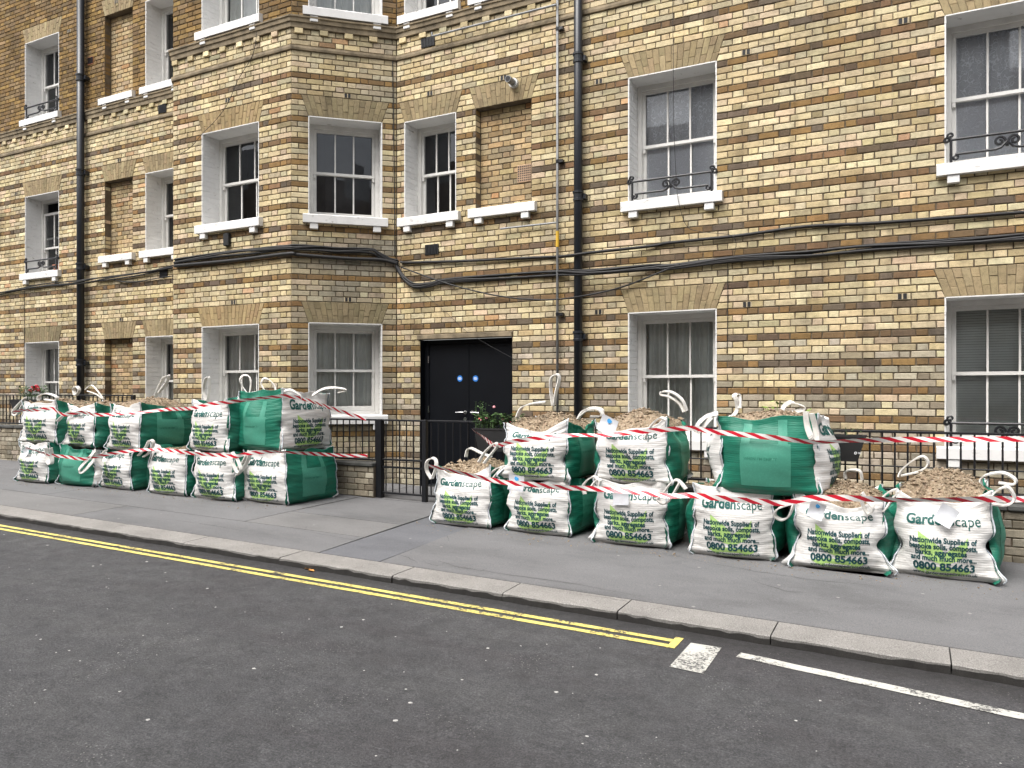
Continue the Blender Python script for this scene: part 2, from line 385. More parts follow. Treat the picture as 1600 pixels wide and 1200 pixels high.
def crack(pts, w=.005):
    P_ = [at_pave(*q) for q in pts]; Q_ = []
    for a_, b2 in zip(P_, P_[1:]):
        for i in range(6):
            q = a_.lerp(b2, i/6); Q_.append((q.x+random.uniform(-.012, .012), q.y+random.uniform(-.008, .008)))
    Q_.append((P_[-1].x, P_[-1].y)); b = MB(); v = []
    for i, (x, y) in enumerate(Q_):
        ww = w*(.3+.7*math.sin(math.pi*(i+.5)/len(Q_)))*random.uniform(.6, 1.3); v += [(x, y-ww/2, gz(x, y-ww/2)+.002), (x, y+ww/2, gz(x, y+ww/2)+.002)]
    b.add(v, [(2*i, 2*i+2, 2*i+3, 2*i+1) for i in range(len(Q_)-1)]); b.build('crack', M['joint'], pave)
for c in (((477, 828), (481, 822)), ((622, 866), (640, 872), (652, 879)), ((660, 878), (683, 885), (697, 879)), ((750, 893), (762, 888), (774, 881)), ((700, 837), (702, 846)), ((368, 797), (390, 792)), ((680, 876), (720, 887), (800, 899), (900, 913), (1010, 934)), ((900, 928), (960, 936), (985, 941)),
          ((1020, 862), (1100, 878), (1180, 893), (1260, 905), (1340, 913), (1420, 921)), ((560, 845), (520, 838), (470, 829)), ((232, 808), (310, 818), (345, 823), (385, 831)), ((1170, 905), (1230, 925), (1262, 926))): crack(c)
# kerb of granite stones
ks = MB(); ks.box(XL, XR, KY+.02, KY+KW-.005, -.2, -.19); 
kerb = bpy.data.objects.new('kerb', None); link(kerb); kerb.location = (0, KY, 0); tag(kerb, 'row of worn granite kerb stones edging the footway', 'kerb', kind='structure')
kj = [at_pave(px, py).x for px, py in ((617, 898), (784, 927), (970, 951), (1206, 990), (1486, 1033))]
step = (kj[-1]-kj[0])/4; xs = [kj[0]-step*1.25*k for k in range(14, 0, -1)]+kj+[kj[-1]+step*k for k in range(1, 9)]
xs = [-60]+xs+[40]
for a, b in zip(xs, xs[1:]):
    nseg = max(1, min(16, int((b-a)/.05))); k = MB(); rows = []
    for i in range(nseg+1):
        x = a+.004+(b-a-.008)*i/nseg; e = random.uniform(-.005, .005)+.004*math.sin(x*9); y0 = KY+e
        zt = gz(x, KY)+random.uniform(-.002, .002); zb = rz(x)-.05; q = random.uniform(.010, .026)
        rows.append([(x, y0+.004, zb), (x, y0, zt-q), (x, y0+q*.35, zt-q*.3), (x, y0+q, zt), (x, KY+KW-.004, gz(x, KY+KW)+.001), (x, KY+KW-.004, zb)])
    v = [p for r in rows for p in r]; f = [(i*6+j, i*6+6+j, i*6+6+j+1, i*6+j+1) for i in range(nseg) for j in range(5)]
    f += [(0, 1, 2, 3, 4, 5), tuple(nseg*6+j for j in (5, 4, 3, 2, 1, 0))]
    k.add(v, f); k.build('kerb_stone', M['granite'], kerb)
# painted markings, thin thermoplastic skins on the road
def marking(name, poly, m, label, cat, sub=1, group=None):
    b = MB(); b.add([(x, y, rz(x)+.004) for x, y in poly], [tuple(range(len(poly)))]); o = b.build(name, m); return tag(o, label, cat, group)
def wob(x0, x1, y0, y1, n, jit):
    A = [(x0+(x1-x0)*i/n, y0+random.uniform(-jit, jit)) for i in range(n+1)]; B = [(x1-(x1-x0)*i/n, y1+random.uniform(-jit, jit)) for i in range(n+1)]
    return A+B
xe = -1.30
marking('yellow_line', wob(XL, xe, 4.552, 4.604, 400, .003), M['yellow_line'], 'yellow no waiting line nearer the kerb', 'road marking', group='double yellow lines along the kerb')
marking('yellow_line', wob(XL, xe, 4.450, 4.502, 400, .003), M['yellow_line'], 'yellow no waiting line farther from the kerb', 'road marking', group='double yellow lines along the kerb')
marking('yellow_line_end', wob(xe+.002, xe+.052, 4.445, 4.655, 2, .002), M['yellow_line'], 'short yellow bar closing the right end of the double lines', 'road marking')
P = [at_road(*p) for p in ((1079.4, 1005.3), (1127.5, 1012.8), (1099, 1053.5), (1045.7, 1042.5))]
marking('white_block', [(p.x, p.y) for p in P][::-1], M['white_line'], 'worn white painted block beside the end of the yellow lines', 'road marking')
a, b_ = at_road(1158, 1020.6), at_road(1600, 1116); d = Vector((b_.x-a.x, b_.y-a.y)); nrm = Vector((d.y, -d.x)).normalized(); d.normalize()
L_ = [(a.x+d.x*t+nrm.x*random.uniform(-.004, .004), a.y+d.y*t+nrm.y*random.uniform(-.004, .004)) for t in np.linspace(0, 6, 60)]
R_ = [(x+nrm.x*.085, y+nrm.y*.085) for x, y in L_][::-1]
marking('white_bay_line', (L_+R_)[::-1], M['white_line'], 'long chipped white bay line running off to the right', 'road marking')
# chewing gum and paint chips trodden into the road
gm = MB()
for k in range(170):
    x, y = random.uniform(-9, 1.5), random.uniform(1.8, 4.4)
    r = random.choice((.004, .005, .006, .008, .012)); nn = 6; z = rz(x)+.0022
    gm.add([(x, y, z+.001)]+[(x+math.cos(i*6.283/nn)*r*random.uniform(.6, 1.4), y+math.sin(i*6.283/nn)*r*random.uniform(.6, 1.2), z-.002) for i in range(nn)], [(0, i+1, (i+1) % nn+1) for i in range(nn)])
o = gm.build('gum_spots', M['gum']); tag(o, 'pale gum spots and chips scattered over the tarmac', 'gum', kind='stuff')
for k, (px, py, lb) in enumerate(((481, 890, 'orange dead leaf in the gutter left of its close neighbour'), (486, 893, 'orange dead leaf in the gutter right of its close neighbour'), (1386, 1035, 'yellow dead leaf in the gutter below the right end of the kerb'))):
    p = at_road(px, py); b = MB(); q = [(.035, 0), (.012, .018), (-.03, .012), (-.036, 0), (-.02, -.016), (.014, -.014)]
    b.add([(p.x+x, p.y+y, rz(p.x)+.006+abs(y)*.5) for x, y in q]+[(p.x, p.y, rz(p.x)+.004)], [(6, i, (i+1) % 6) for i in range(6)])
    tag(b.build('fallen_leaf', M['dry_leaf']), lb, 'leaf', 'dead leaves in the gutter')

# ------------------------------------------------------------------ the building
bld = empty('brick_building', (-4, WY, 0), 'yellow stock brick mansion block with brown banding and a canted bay', 'building')
class Fac:
    def __init__(s, p0, p1):
        s.o = Vector((p0[0], p0[1], 0)); d = Vector((p1[0]-p0[0], p1[1]-p0[1], 0)); s.L = d.length; s.e = d/s.L
        s.n = Vector((s.e.y, -s.e.x, 0))      # outward (towards the street)
        s.M = Matrix(((s.e.x, -s.n.x, 0, s.o.x), (s.e.y, -s.n.y, 0, s.o.y), (0, 0, 1, 0), (0, 0, 0, 1)))  # local: u along, v inward, z
    def P(s, u, d, z): return s.o+s.e*u+s.n*d+Vector((0, 0, z))
    def hit(s, px, py):
        r = ray(px, py); t = s.o.dot(s.n)/r.dot(s.n); p = r*t; return (p-s.o).dot(s.e), p.z+CAM_H
    def at(s, px, py, off=0):
        r = ray(px, py); t = (s.o.dot(s.n)+off)/r.dot(s.n); p = r*t; return Vector((p.x, p.y, p.z+CAM_H))
A0, A1, A2, A3, A4, A5 = (-18.5, WY), (-10.94, WY), (-9.95, BY), (-7.575, BY), (-6.52, WY), (2.7, WY)
FD, FR, FC, FB, FA = Fac(A0, A1), Fac(A1, A2), Fac(A2, A3), Fac(A3, A4), Fac(A4, A5)
def jit(c, s=.06):
    k = random.gauss(1, s); return tuple(max(.01, x*k*random.gauss(1, .014)) for x in c)
LIGHT = [lin(c) for c in ((208, 188, 144), (202, 182, 138), (214, 196, 152), (196, 179, 140), (190, 176, 142), (206, 183, 149), (216, 201, 160), (186, 166, 122), (205, 186, 140))]
LIGHT = [tuple(.90*(x*.89+sum(c)/3*.11) for x in c) for c in LIGHT]
DARK = [tuple(.86*(x*.82+sum(lin(c))/3*.16) for x in lin(c)) for c in ((132, 104, 66), (140, 108, 62), (120, 95, 64), (110, 91, 70), (136, 104, 70), (152, 118, 64), (112, 97, 80))]
UPPER = [tuple(x*.66 for x in lin(c)) for c in ((154, 124, 76), (142, 114, 72), (164, 134, 82), (130, 107, 74), (152, 127, 92))]
STRIPES = {54, 50, 46, 42, 38, 34, 30, 26, 21, 17, 12, 8, 4, 0, -4, -8, -12, -16}
def course_col(fac, n, u):
    p = fac.P(u, 0, zc(n)); k = 1+.16*mnoise.noise(Vector((p.x*.7+9, p.y, p.z*.9)))+.12*mnoise.noise(Vector((p.x*2.3, p.y+5, p.z*3.1)))
    if random.random() < .07: k *= random.uniform(.68, .88)
    return tuple(x*k for x in course_col0(fac, n, u))
def course_col0(fac, n, u):
    if n >= 63: return jit(random.choice(UPPER), .12)
    if n in STRIPES:
        c = random.choice(DARK if fac is not FB else DARK[:2]+DARK[1:2]+[DARK[5]]*2); return jit(c, .085)
    c = jit(random.choice(LIGHT), .07)
    w_ = fac.P(u, 0, zc(n)); soot = mnoise.noise(Vector((w_.x*.9, w_.y*.9, w_.z*1.3+4)))
    if fac is FB and (n > 44 or n < 25) and soot > -.25:      # sooty patches on the canted face
        g_ = sum(c)/3; k = min(1, .55+soot*1.2); c = tuple(x*(1-k)+k*.60*(x*.45+g_*.55*y) for x, y in zip(c, (1.04, 1, .88)))
    elif n < 4 and random.random() < .3+.35*(4-n)/12+soot*.4:
        k = random.uniform(.55, .9); g_ = sum(c)/3; c = tuple(k*(x*.65+g_*.35) for x in c)
    elif random.random() < .012: c = tuple(x*y for x, y in zip(c, (.85, .66, .6)))
    return c
bricks = []      # (area, verts, faces, colour, centre, dims)
BR_F = [(0, 1, 2, 3), (4, 5, 1, 0), (5, 6, 2, 1), (6, 7, 3, 2), (7, 4, 0, 3), (8, 9, 5, 4), (9, 10, 6, 5), (10, 11, 7, 6), (11, 8, 4, 7)]
def brick_verts(fac, q, d0=0.0, j=.0034):
    """q: four (u,z) corners bl, br, tr, tl (outer ring)"""
    cx = sum(p[0] for p in q)/4; cz = sum(p[1] for p in q)/4; out = []; dd = d0+random.uniform(-.002, .003)
    q = [(u+random.uniform(-j, j), z+random.uniform(-j, j)*.7) for u, z in q]
    b = .0045
    inner = [(u+(b if u < cx else -b)*random.uniform(.7, 1.5), z+(b if z < cz else -b)*random.uniform(.7, 1.5)) for u, z in q]
    for u, z in inner: out.append(fac.P(u, dd, z))
    for u, z in q: out.append(fac.P(u, dd-.005, z))
    for u, z in q: out.append(fac.P(u, dd-.016, z))
    return out
def add_brick(fac, q, col, d0=0.0):
    v = brick_verts(fac, q, d0); c = sum(v[:4], Vector())/4; x, y, Z = proj(c)
    vis = 15 < x < 1590 and 15 < y < 700 and Z > 0
    w = q[1][0]-q[0][0]; hh = q[3][1]-q[0][1]
    cosv = max(0, -(c-Vector((0, 0, CAM_H))).normalized().dot(fac.n))
    bricks.append((w*hh*cosv/Z/Z if vis else 0, v, col, fac, q, d0))
JT = .0108
def brickwork(fac, u0, u1, n0, n1, holes, colf, d0=0.0, mort=None, phase=0, zbase=None):
    for n in range(n0, n1+1):
        z0, z1 = zc(n)-CO/2, zc(n)+CO/2
        if zbase is not None: z0, z1 = zbase+CO*(n-n0), zbase+CO*(n-n0+1)
        cuts = []; mc = []
        for h in holes:
            r = h(n)
            if r is None: continue
            cuts.append(r[:4]); 
            if r[4]: mc.append((r[0], r[2]))
        cuts.sort(); segs = []; a = (u0, u0)
        for lb, lt, rb, rt in cuts: segs.append((a, (lb, lt))); a = (rb, rt)
        segs.append((a, (u1, u1)))
        if mort is not None:
            mc.sort(); x = u0
            for l, r in mc+[(u1, u1)]:
                if l > x+1e-4: mort.add([fac.P(x, d0-.0095, z0), fac.P(l, d0-.0095, z0), fac.P(l, d0-.0095, z1), fac.P(x, d0-.0095, z1)], [(0, 1, 2, 3)])
                x = r
        P_ = .3375; off = (P_/2 if n % 2 else 0)+phase+random.uniform(-.006, .006)
        for (ab, at_), (bb, bt) in segs:
            lo, hi = min(ab, at_), max(bb, bt)
            if max(bb, bt)-max(ab, at_) < .03: continue
            e = []; k = math.floor((lo-off)/P_)-1
            while True:
                x = off+k*P_
                if x > hi: break
                e += [x, x+.225]; k += 1
            lo2, hi2 = max(ab, at_), min(bb, bt)
            e = [x+random.uniform(-.005, .005) for x in e if lo2+.045 < x < hi2-.045]
            B = [(ab, at_)]+[(x, x) for x in e]+[(bb, bt)]
            for (pb, pt), (qb, qt) in zip(B, B[1:]):
                h = JT/2
                q = [(pb+h, z0+h), (qb-h, z0+h), (qt-h, z1-h), (pt+h, z1-h)]
                add_brick(fac, q, colf(fac, n, pb), d0)
def rect_hole(u0, u1, n0, n1): return lambda n: (u0, u0, u1, u1, True) if n0 <= n <= n1 else None
LEAN = .105/4
def arch_hole(u0, u1, n0, n1):
    return lambda n: (u0-LEAN*(n-n0), u0-LEAN*(n-n0+1), u1+LEAN*(n-n0), u1+LEAN*(n-n0+1), False) if n0 <= n <= n1 else None
mort = MB()
def arch(fac, u0, u1, n0, single, tint=(1, 1, 1)):
    N = max(10, round((u1-u0)/.066)); z0, z1 = zc(n0)-CO/2+.003, zc(n0+3)+CO/2-.003
    top0, top1 = u0-LEAN*4, u1+LEAN*4; col = tuple(x*t for x, t in zip(lin((184, 162, 124)), tint)); col = tuple(x*.66 for x in col)
    holder = MB(); holder.add([fac.P(u0, -.005, z0), fac.P(u1, -.005, z0), fac.P(top1, -.005, z1), fac.P(top0, -.005, z1)], [(0, 1, 2, 3)])
    pieces = []
    for i in range(N):
        def ux(k, f): return (u0+(u1-u0)*k/N)*(1-f)+(top0+(top1-top0)*k/N)*f
        sp = .36 if i % 2 else .66
        for f0, f1 in ((0, sp), (sp, 1)):
            g_ = .0010; za, zb = z0+(z1-z0)*f0+.0008, z0+(z1-z0)*f1-.0008
            q = [(ux(i, f0)+g_, za), (ux(i+1, f0)-g_, za), (ux(i+1, f1)-g_, zb), (ux(i, f1)+g_, zb)]
            pieces.append((brick_verts(fac, q, .0, .0008), jit(col, .09)))
    if single:
        ao = holder.build('window_arch', M['mortar'], bld)
        for v, c in pieces:
            b = MB(); b.add(v, BR_F); o = b.build('voussoir', M['brick_single'], ao); o.color = (*c, 1)
    else:
        holder2 = MB()
        for v, c in pieces: holder2.add(v, BR_F, c)
        for p in holder.v: pass
        mort.add(holder.v, holder.f); holder2.build('window_arch', M['brick'], bld)

# ---- sash windows
REV = .30
def painted_reveal(fac, u0, u1, z0, z1, mb):
    """white painted brick jambs and soffit, every brick proud of its joints"""
    D = REV+.02
    for side, u in ((0, u0), (1, u1)):
        sgn = 1 if side == 0 else -1
        mb.add([fac.P(u, 0.0, z0), fac.P(u, -D, z0), fac.P(u, -D, z1), fac.P(u, 0.0, z1)], [(0, 1, 2, 3)])
        n = int(round((z1-z0)/CO))
        for i in range(n):
            za, zb = z0+CO*i+.003, z0+CO*(i+1)-.003; cut = .115 if i % 2 else .225
            for a, b in ((.0015, cut-.003), (cut+.003, D)):
                if b-a < .02: continue
                pr = .005+random.uniform(-.001, .002); pts = []
                for dd in ((pr, .004), (0, 0)):
                    for (x, z) in ((a, za), (b, za), (b, zb), (a, zb)):
                        xx = x+(dd[1] if x == a else -dd[1]); zz = z+(dd[1] if z == za else -dd[1])
                        pts.append(fac.P(u+sgn*dd[0], -xx, zz))
                mb.add(pts, [(0, 1, 2, 3), (4, 5, 1, 0), (5, 6, 2, 1), (6, 7, 3, 2), (7, 4, 0, 3)])
    mb.add([fac.P(u0, .001, z1), fac.P(u1, .001, z1), fac.P(u1, -D, z1), fac.P(u0, -D, z1)], [(0, 1, 2, 3)])
    # painted arris round the opening
    for u, s_ in ((u0, -1), (u1, 1)):
        mb.add([fac.P(u, .004, z0), fac.P(u+s_*.012, .004, z0), fac.P(u+s_*.012, .004, z1+.012), fac.P(u, .004, z1)], [(0, 1, 2, 3)])
    mb.add([fac.P(u0, .004, z1), fac.P(u1, .004, z1), fac.P(u1, .004, z1+.012), fac.P(u0, .004, z1+.012)], [(0, 1, 2, 3)])
def sill(fac, u0, u1, nt, parent, deep, proj_=.075, brackets=True):
    zt = zc(nt)+CO/2 if isinstance(nt, int) else Z0+CO*nt
    b = MB(); u0, u1 = u0-.085, u1+.085
    vv = []; ncut = max(3, int((u1-u0)/.11))
    for i in range(ncut+1):
        u = u0+(u1-u0)*i/ncut; e = random.uniform(-.003, .003)
        vv += [fac.P(u, -.005, zt-.12), fac.P(u, proj_+e, zt-.12), fac.P(u, proj_+e+.002, zt-.014+e), fac.P(u, proj_-.012, zt-.002), fac.P(u, -.005, zt+.004)]
    ff = [(i*5+j, i*5+5+j, i*5+6+j, i*5+1+j) for i in range(ncut) for j in range(4)]+[(0, 1, 2, 3, 4), tuple(ncut*5+j for j in (4, 3, 2, 1, 0))]
    b.add(vv, ff)
    if deep: b.box(u0+.087, u1-.087, 0.003, deep, zt-.06, zt+.006, fac.M)
    o = b.build('sill', M['white_paint'], parent)
    if brackets:
        for u in (u0+.095, u1-.205):
            k = MB(); k.box(u, u+.11, -(proj_-.012), .002, zt-.12-.085, zt-.122, fac.M, bev=.006)
            k.build('bracket', M['white_paint'], parent)
    return o
def window(fac, u0, u1, n0, n1, fill, drop=0.0, lab=None):
    """opening rows n0..n1 inclusive"""
    z0, z1 = zc(n0)-CO/2, zc(n1)+CO/2; W, H = u1-u0, z1-z0
    w = MB(); painted_reveal(fac, u0, u1, z0, z1, w)
    wo = w.build('window', M['white_paint'], bld)
    if lab: wo['label'] = lab
    Mx = fac.M; d = REV
    fr = MB(); ft = .055
    fr.box(u0+.006, u0+.006+ft, d, d+.11, z0, z1, Mx, bev=.003); fr.box(u1-.006-ft, u1-.006, d, d+.11, z0, z1, Mx, bev=.003)
    fr.box(u0+.006+ft, u1-.006-ft, d+.001, d+.11, z1-.06, z1, Mx, bev=.003); fr.box(u0+.006+ft, u1-.006-ft, d-.02, d+.11, z0, z0+.045, Mx, bev=.004)
    fr.build('frame', M['sash_paint'], wo)
    a, b = u0+.006+ft+.002, u1-.006-ft-.002; zm = z0+.045+(H-.105)*.5
    for top in (0, 1):
        dd = d+.022 if top else d+.060
        za, zb = (zm-.018-drop, z1-.062-drop) if top else (z0+.047, zm+.018)
        if top and drop: zb = max(zb, za+.3)
        s = MB(); st = .042; rt, rb = (.045, .036) if top else (.036, .075)
        s.box(a, a+st, dd, dd+.036, za, zb, Mx); s.box(b-st, b, dd, dd+.036, za, zb, Mx)
        s.box(a+st, b-st, dd+.001, dd+.035, zb-rt, zb, Mx); s.box(a+st, b-st, dd+.001, dd+.035, za, za+rb, Mx)
        if top:
            for x in (a, b-st): s.box(x+.004, x+st-.006, dd+.003, dd+.033, za-.05, za, Mx)    # sash horns
        iw = b-a-2*st
        for i in (1, 2):
            x = a+st+iw*i/3; s.box(x-.010, x+.010, dd+.004, dd+.032, za+rb, zb-rt, Mx)
        s.build('sash', M['sash_paint'], wo)
        for i in range(3):
            x0, x1 = a+st+iw*i/3+.009, a+st+iw*(i+1)/3-.009; t_ = random.uniform(-.0015, .0015); t2 = random.uniform(-.0012, .0012)
            g_ = MB(); y = -(dd+.018)
            g_.add([fac.P(x0, y-t_, za+rb-.003), fac.P(x1, y+t_, za+rb-.003), fac.P(x1, y+t_+t2, zb-rt+.003), fac.P(x0, y-t_+t2, zb-rt+.003)], [(0, 1, 2, 3)])
            g_.build('pane', M['glass'], wo)
    # room behind
    r = MB(); dz = d+.75
    r.box(u0-.25, u1+.25, dz, dz+.05, z0-.2, z1+.2, Mx); r.box(u0-.25, u0-.2, d+.12, dz, z0-.2, z1+.2, Mx); r.box(u1+.2, u1+.25, d+.12, dz, z0-.2, z1+.2, Mx)
    r.box(u0-.2, u1+.2, d+.12, dz, z1+.1, z1+.15, Mx); r.box(u0-.2, u1+.2, d+.12, dz, z0-.15, z0-.1, Mx)
    r.box(u0-.25, u0-.002, d+.112, d+.118, z0-.2, z1+.2, Mx); r.box(u1+.002, u1+.25, d+.112, d+.118, z0-.2, z1+.2, Mx)
    r.build('room', M['interior'], wo)
    if fill in ('lace', 'net', 'drape'):
        c = MB(); N = 120; amp = {'lace': .006, 'net': .012, 'drape': .03}[fill]; vv = []; ph = random.uniform(0, 6)
        gap = (.44, .56) if fill == 'drape' else None
        for i in range(N+1):
            f = i/N; x = a+(b-a)*f
            off = amp*(math.sin(f*70+ph)+.6*math.sin(f*41+2*ph)+.4*math.sin(f*113))
            vv += [fac.P(x, -(d+.145+off), z0+.03), fac.P(x, -(d+.14+off*.5), z1-.05)]
        c.add(vv, [(2*i, 2*i+2, 2*i+3, 2*i+1) for i in range(N)])
        c.build('curtain', M[fill], wo, smooth=True)
        if fill == 'lace':
            c = MB(); c.add([fac.P(a, -(d+.108), z0), fac.P(b, -(d+.108), z0), fac.P(b, -(d+.108), z0+H*.5), fac.P(a, -(d+.108), z0+H*.5)], [(0, 1, 2, 3)])
            c.build('half_curtain', M['lace_white'], wo)
    if fill == 'blind':
        c = MB(); n = int((H-.1)/.027)
        for i in range(n):
            z = z0+.05+i*.027; c.add([fac.P(a, -(d+.12), z), fac.P(b, -(d+.12), z), fac.P(b, -(d+.137), z+.0255), fac.P(a, -(d+.137), z+.0255)], [(0, 1, 2, 3)])
        co = c.build('blind', M['blind'], wo); co['kind'] = 'stuff'
    sill(fac, u0, u1, n0-.5, wo, d-.02)
    return wo
def niche(fac, u0, u1, n0, n1, with_sill=True):
    dep = .12; z0, z1 = zc(n0)-CO/2, zc(n1)+CO/2
    b = MB(); Mx = fac.M
    for u in (u0, u1): b.add([fac.P(u, -.004, z0), fac.P(u, -dep-.03, z0), fac.P(u, -dep-.03, z1), fac.P(u, -.004, z1)], [(0, 1, 2, 3)])
    b.add([fac.P(u0, 0, z1), fac.P(u1, 0, z1), fac.P(u1, -dep-.03, z1), fac.P(u0, -dep-.03, z1)], [(0, 1, 2, 3)])
    b.add([fac.P(u0, 0, z0), fac.P(u1, 0, z0), fac.P(u1, -dep-.03, z0), fac.P(u0, -dep-.03, z0)], [(0, 1, 2, 3)])
    no = b.build('blind_window', M['mortar'], bld)
    side = Fac((fac.P(u0, 0, 0).x, fac.P(u0, 0, 0).y), (fac.P(u0, -dep, 0).x, fac.P(u0, -dep, 0).y))
    def cf(f, n, u):
        c = jit(random.choice(LIGHT), .1); k_ = random.uniform(.58, .86); c = (c[0], c[1]*.93, c[2]*.86); return tuple(x*k_*y for x, y in zip(c, random.choice(((1, .95, .92), (1, 1, 1), (1, .92, .87), (.97, .97, 1), (1, .74, .64) if random.random() < .12 else (1, 1, 1)))))
    brickwork(side, .004, dep, n0, n1, [], course_col, 0.0, None, .1)
    brickwork(fac, u0, u1, n0, n1, [], cf, -dep, mort, .07)
    if with_sill: sill(fac, u0, u1, n0-.5, no, dep)
    return no

XA, XD, XC = A4[0], A0[0], A2[0]
ops = {'A': [], 'B': [], 'C': [], 'D': []}
G1, F1, F2, FS = (-11, 8), (27, 46), (67, 86), (29, 46)
def opening(key, fac, u0, u1, fl, single=False, tint=(1, 1, 1)):
    ops[key] += [rect_hole(u0, u1, *fl), arch_hole(u0, u1, fl[1]+1, fl[1]+4)]
    arch(fac, u0, u1, fl[1]+1, single, tint)
bl = FB.hit(483, 260)[0]; br = FB.hit(596, 260)[0]
W1, W2, W3, N3 = (.284-XA, 1.33-XA), (-3.066-XA, -2.023-XA), (-6.374-XA, -5.537-XA), (-5.216-XA, -4.389-XA)
L1, L2, L3 = (-15.41-XD, -14.35-XD), (-12.99-XD, -12.23-XD), (-11.87-XD, -11.03-XD)
BF, BA = (-9.316-XC, -8.187-XC), (bl, br)
T1, T2 = (.93, .97, 1.0), (.74, .80, .84)
for fac, key, (u0, u1), fl, fill, single, drop, tint, lab in (
    (FA, 'A', W1, G1, 'blind', True, 0, T1, 'sash window with a lowered venetian blind'), (FA, 'A', W1, F1, 'lace', True, 0, T1, 'sash window with white lace curtains'),
    (FA, 'A', W2, G1, 'drape', True, 0, T1, 'sash window with grey drawn drapes'), (FA, 'A', W2, F1, 'lace', True, 0, T1, 'sash window with white lace curtains'),
    (FA, 'A', W3, FS, None, False, 0, T1, None), (FA, 'A', W3, F2, None, False, 0, T1, None),
    (FB, 'B', BA, (-8, 8), 'net', False, 0, T2, 'sash window with plain grey net curtains'), (FB, 'B', BA, FS, None, False, 0, T2, None), (FB, 'B', BA, F2, 'net', False, 0, T2, None),
    (FC, 'C', BF, (-8, 8), 'net', False, 0, (1, .98, .92), 'sash window with plain grey net curtains'), (FC, 'C', BF, FS, None, False, 0, (1, .98, .92), None), (FC, 'C', BF, F2, 'net', False, 0, T1, None),
    (FD, 'D', L1, G1, 'net', False, 0, T2, None), (FD, 'D', L1, F1, None, False, .2, T1, 'sash window with its top sash pulled down'), (FD, 'D', L1, F2, None, False, 0, T1, None),
    (FD, 'D', L3, G1, 'net', False, 0, T1, None), (FD, 'D', L3, FS, None, False, 0, T1, None), (FD, 'D', L3, F2, None, False, 0, T1, None)):
    opening(key, fac, u0, u1, fl, single, tint); window(fac, u0, u1, fl[0], fl[1], fill, drop, lab)
for fac, key, (u0, u1), fl, sl in ((FA, 'A', N3, FS, True), (FA, 'A', N3, F2, True), (FD, 'D', L2, G1, False), (FD, 'D', L2, FS, True), (FD, 'D', L2, F2, True)):
    opening(key, fac, u0, u1, fl, False, T1); niche(fac, u0, u1, fl[0], fl[1], sl)
# door opening
DU0, DU1 = -6.112-XA, -4.67-XA
ops['A'] += [rect_hole(DU0, DU1, -24, 5), lambda n: (DU0-.05, DU0-.05, DU1+.012, DU1+.012, False) if n == 6 else None]
TOP = 106
for fac, key in ((FD, 'D'), (FC, 'C'), (FB, 'B'), (FA, 'A')): brickwork(fac, 0, fac.L, -24, TOP, ops[key], course_col, 0.0, mort, random.uniform(0, .3))
brickwork(FR, 0, FR.L, -24, TOP, [], course_col, 0.0, mort, .1)

# ---- horizontal mouldings swept round the plan
PLAN = [Vector((*p, 0)) for p in (A0, A1, A2, A3, A4, A5)]
def plan_offset(d, pts=PLAN):
    out = []
    for i, p in enumerate(pts):
        ns = []
        for a, b in ((i-1, i), (i, i+1)):
            if a >= 0 and b < len(pts):
                e = (pts[b]-pts[a]).normalized(); ns.append(Vector((e.y, -e.x, 0)))
        if len(ns) == 1: out.append(p+ns[0]*d)
        else: m = (ns[0]+ns[1]).normalized(); out.append(p+m*(d/m.dot(ns[0])))
    return out
def moulding(name, prof, m, parent, seg=.24):
    """prof: (d,z) from bottom inner to top inner; split into lengths so that the edge wavers a little"""
    rows = [plan_offset(d) for d, z in prof]; b = MB(); npt = len(prof); cols = []
    for i in range(len(PLAN)-1):
        k = max(1, int((PLAN[i+1]-PLAN[i]).length/seg))
        for j in range(k+(1 if i == len(PLAN)-2 else 0)):
            f = j/k; e = random.uniform(-.003, .003) if 0 < f < 1 else 0
            cols.append([rows[q][i].lerp(rows[q][i+1], f)+Vector((0, 0, prof[q][1]+e)) for q in range(npt)])
    v = [p for c in cols for p in c]; b.add(v, [(i*npt+j, i*npt+npt+j, i*npt+npt+j+1, i*npt+j+1) for i in range(len(cols)-1) for j in range(npt-1)])
    return b.build(name, m, parent)
M['dirty_stone'] = simple('dirty_stone', (.25, .20, .13), .95, 0, .6, 6, .5, 60)
def zb(n): return zc(n)-CO/2
moulding('string_course', [(-.01, zb(59)), (.024, zb(59)+.004), (.028, zb(59)+.03), (.022, zb(60)-.012), (-.01, zb(60))], M['dirty_stone'], bld)
corn = moulding('cornice', [(-.01, zb(63)+.002), (.03, zb(63)+.004), (.032, zb(64)-.006), (.048, zb(64)), (.052, zb(65)-.02), (.066, zb(65)-.016), (.068, zb(65)+.006), (.02, zb(65)+.03), (-.01, zb(65)+.032)], M['dirty_stone'], bld)
moulding('plinth_band', [(-.01, zb(-13)-1.2), (.035, zb(-13)-1.2), (.036, zb(-13)+.02), (-.01, zb(-13)+.055)], M['dirty_stone'], bld) if False else None
dent = None
for fac, ph in ((FD, .05), (FC, .06), (FB, .10), (FA, .12)):
    u = ph
    while u < fac.L-.1:
        if dent is None:
            b = MB(); b.box(-.056, .056, -.030, .006, zb(62)+.004, zb(63)-.001, None, bev=.004)
            o = b.build('dentil_brick', M['brick_single'], None, origin=(0, 0, zc(62))); dent = o; COL.objects.unlink(o)
        o = dent.copy(); p = fac.P(u, 0, zc(62)); base = wloc(corn); o.parent = corn; o.location = p-base
        o.rotation_euler = (0, 0, math.atan2(fac.e.y, fac.e.x)); o.color = (*jit(random.choice(LIGHT), .15), 1); link(o); u += .3375
bpy.data.objects.remove(dent)
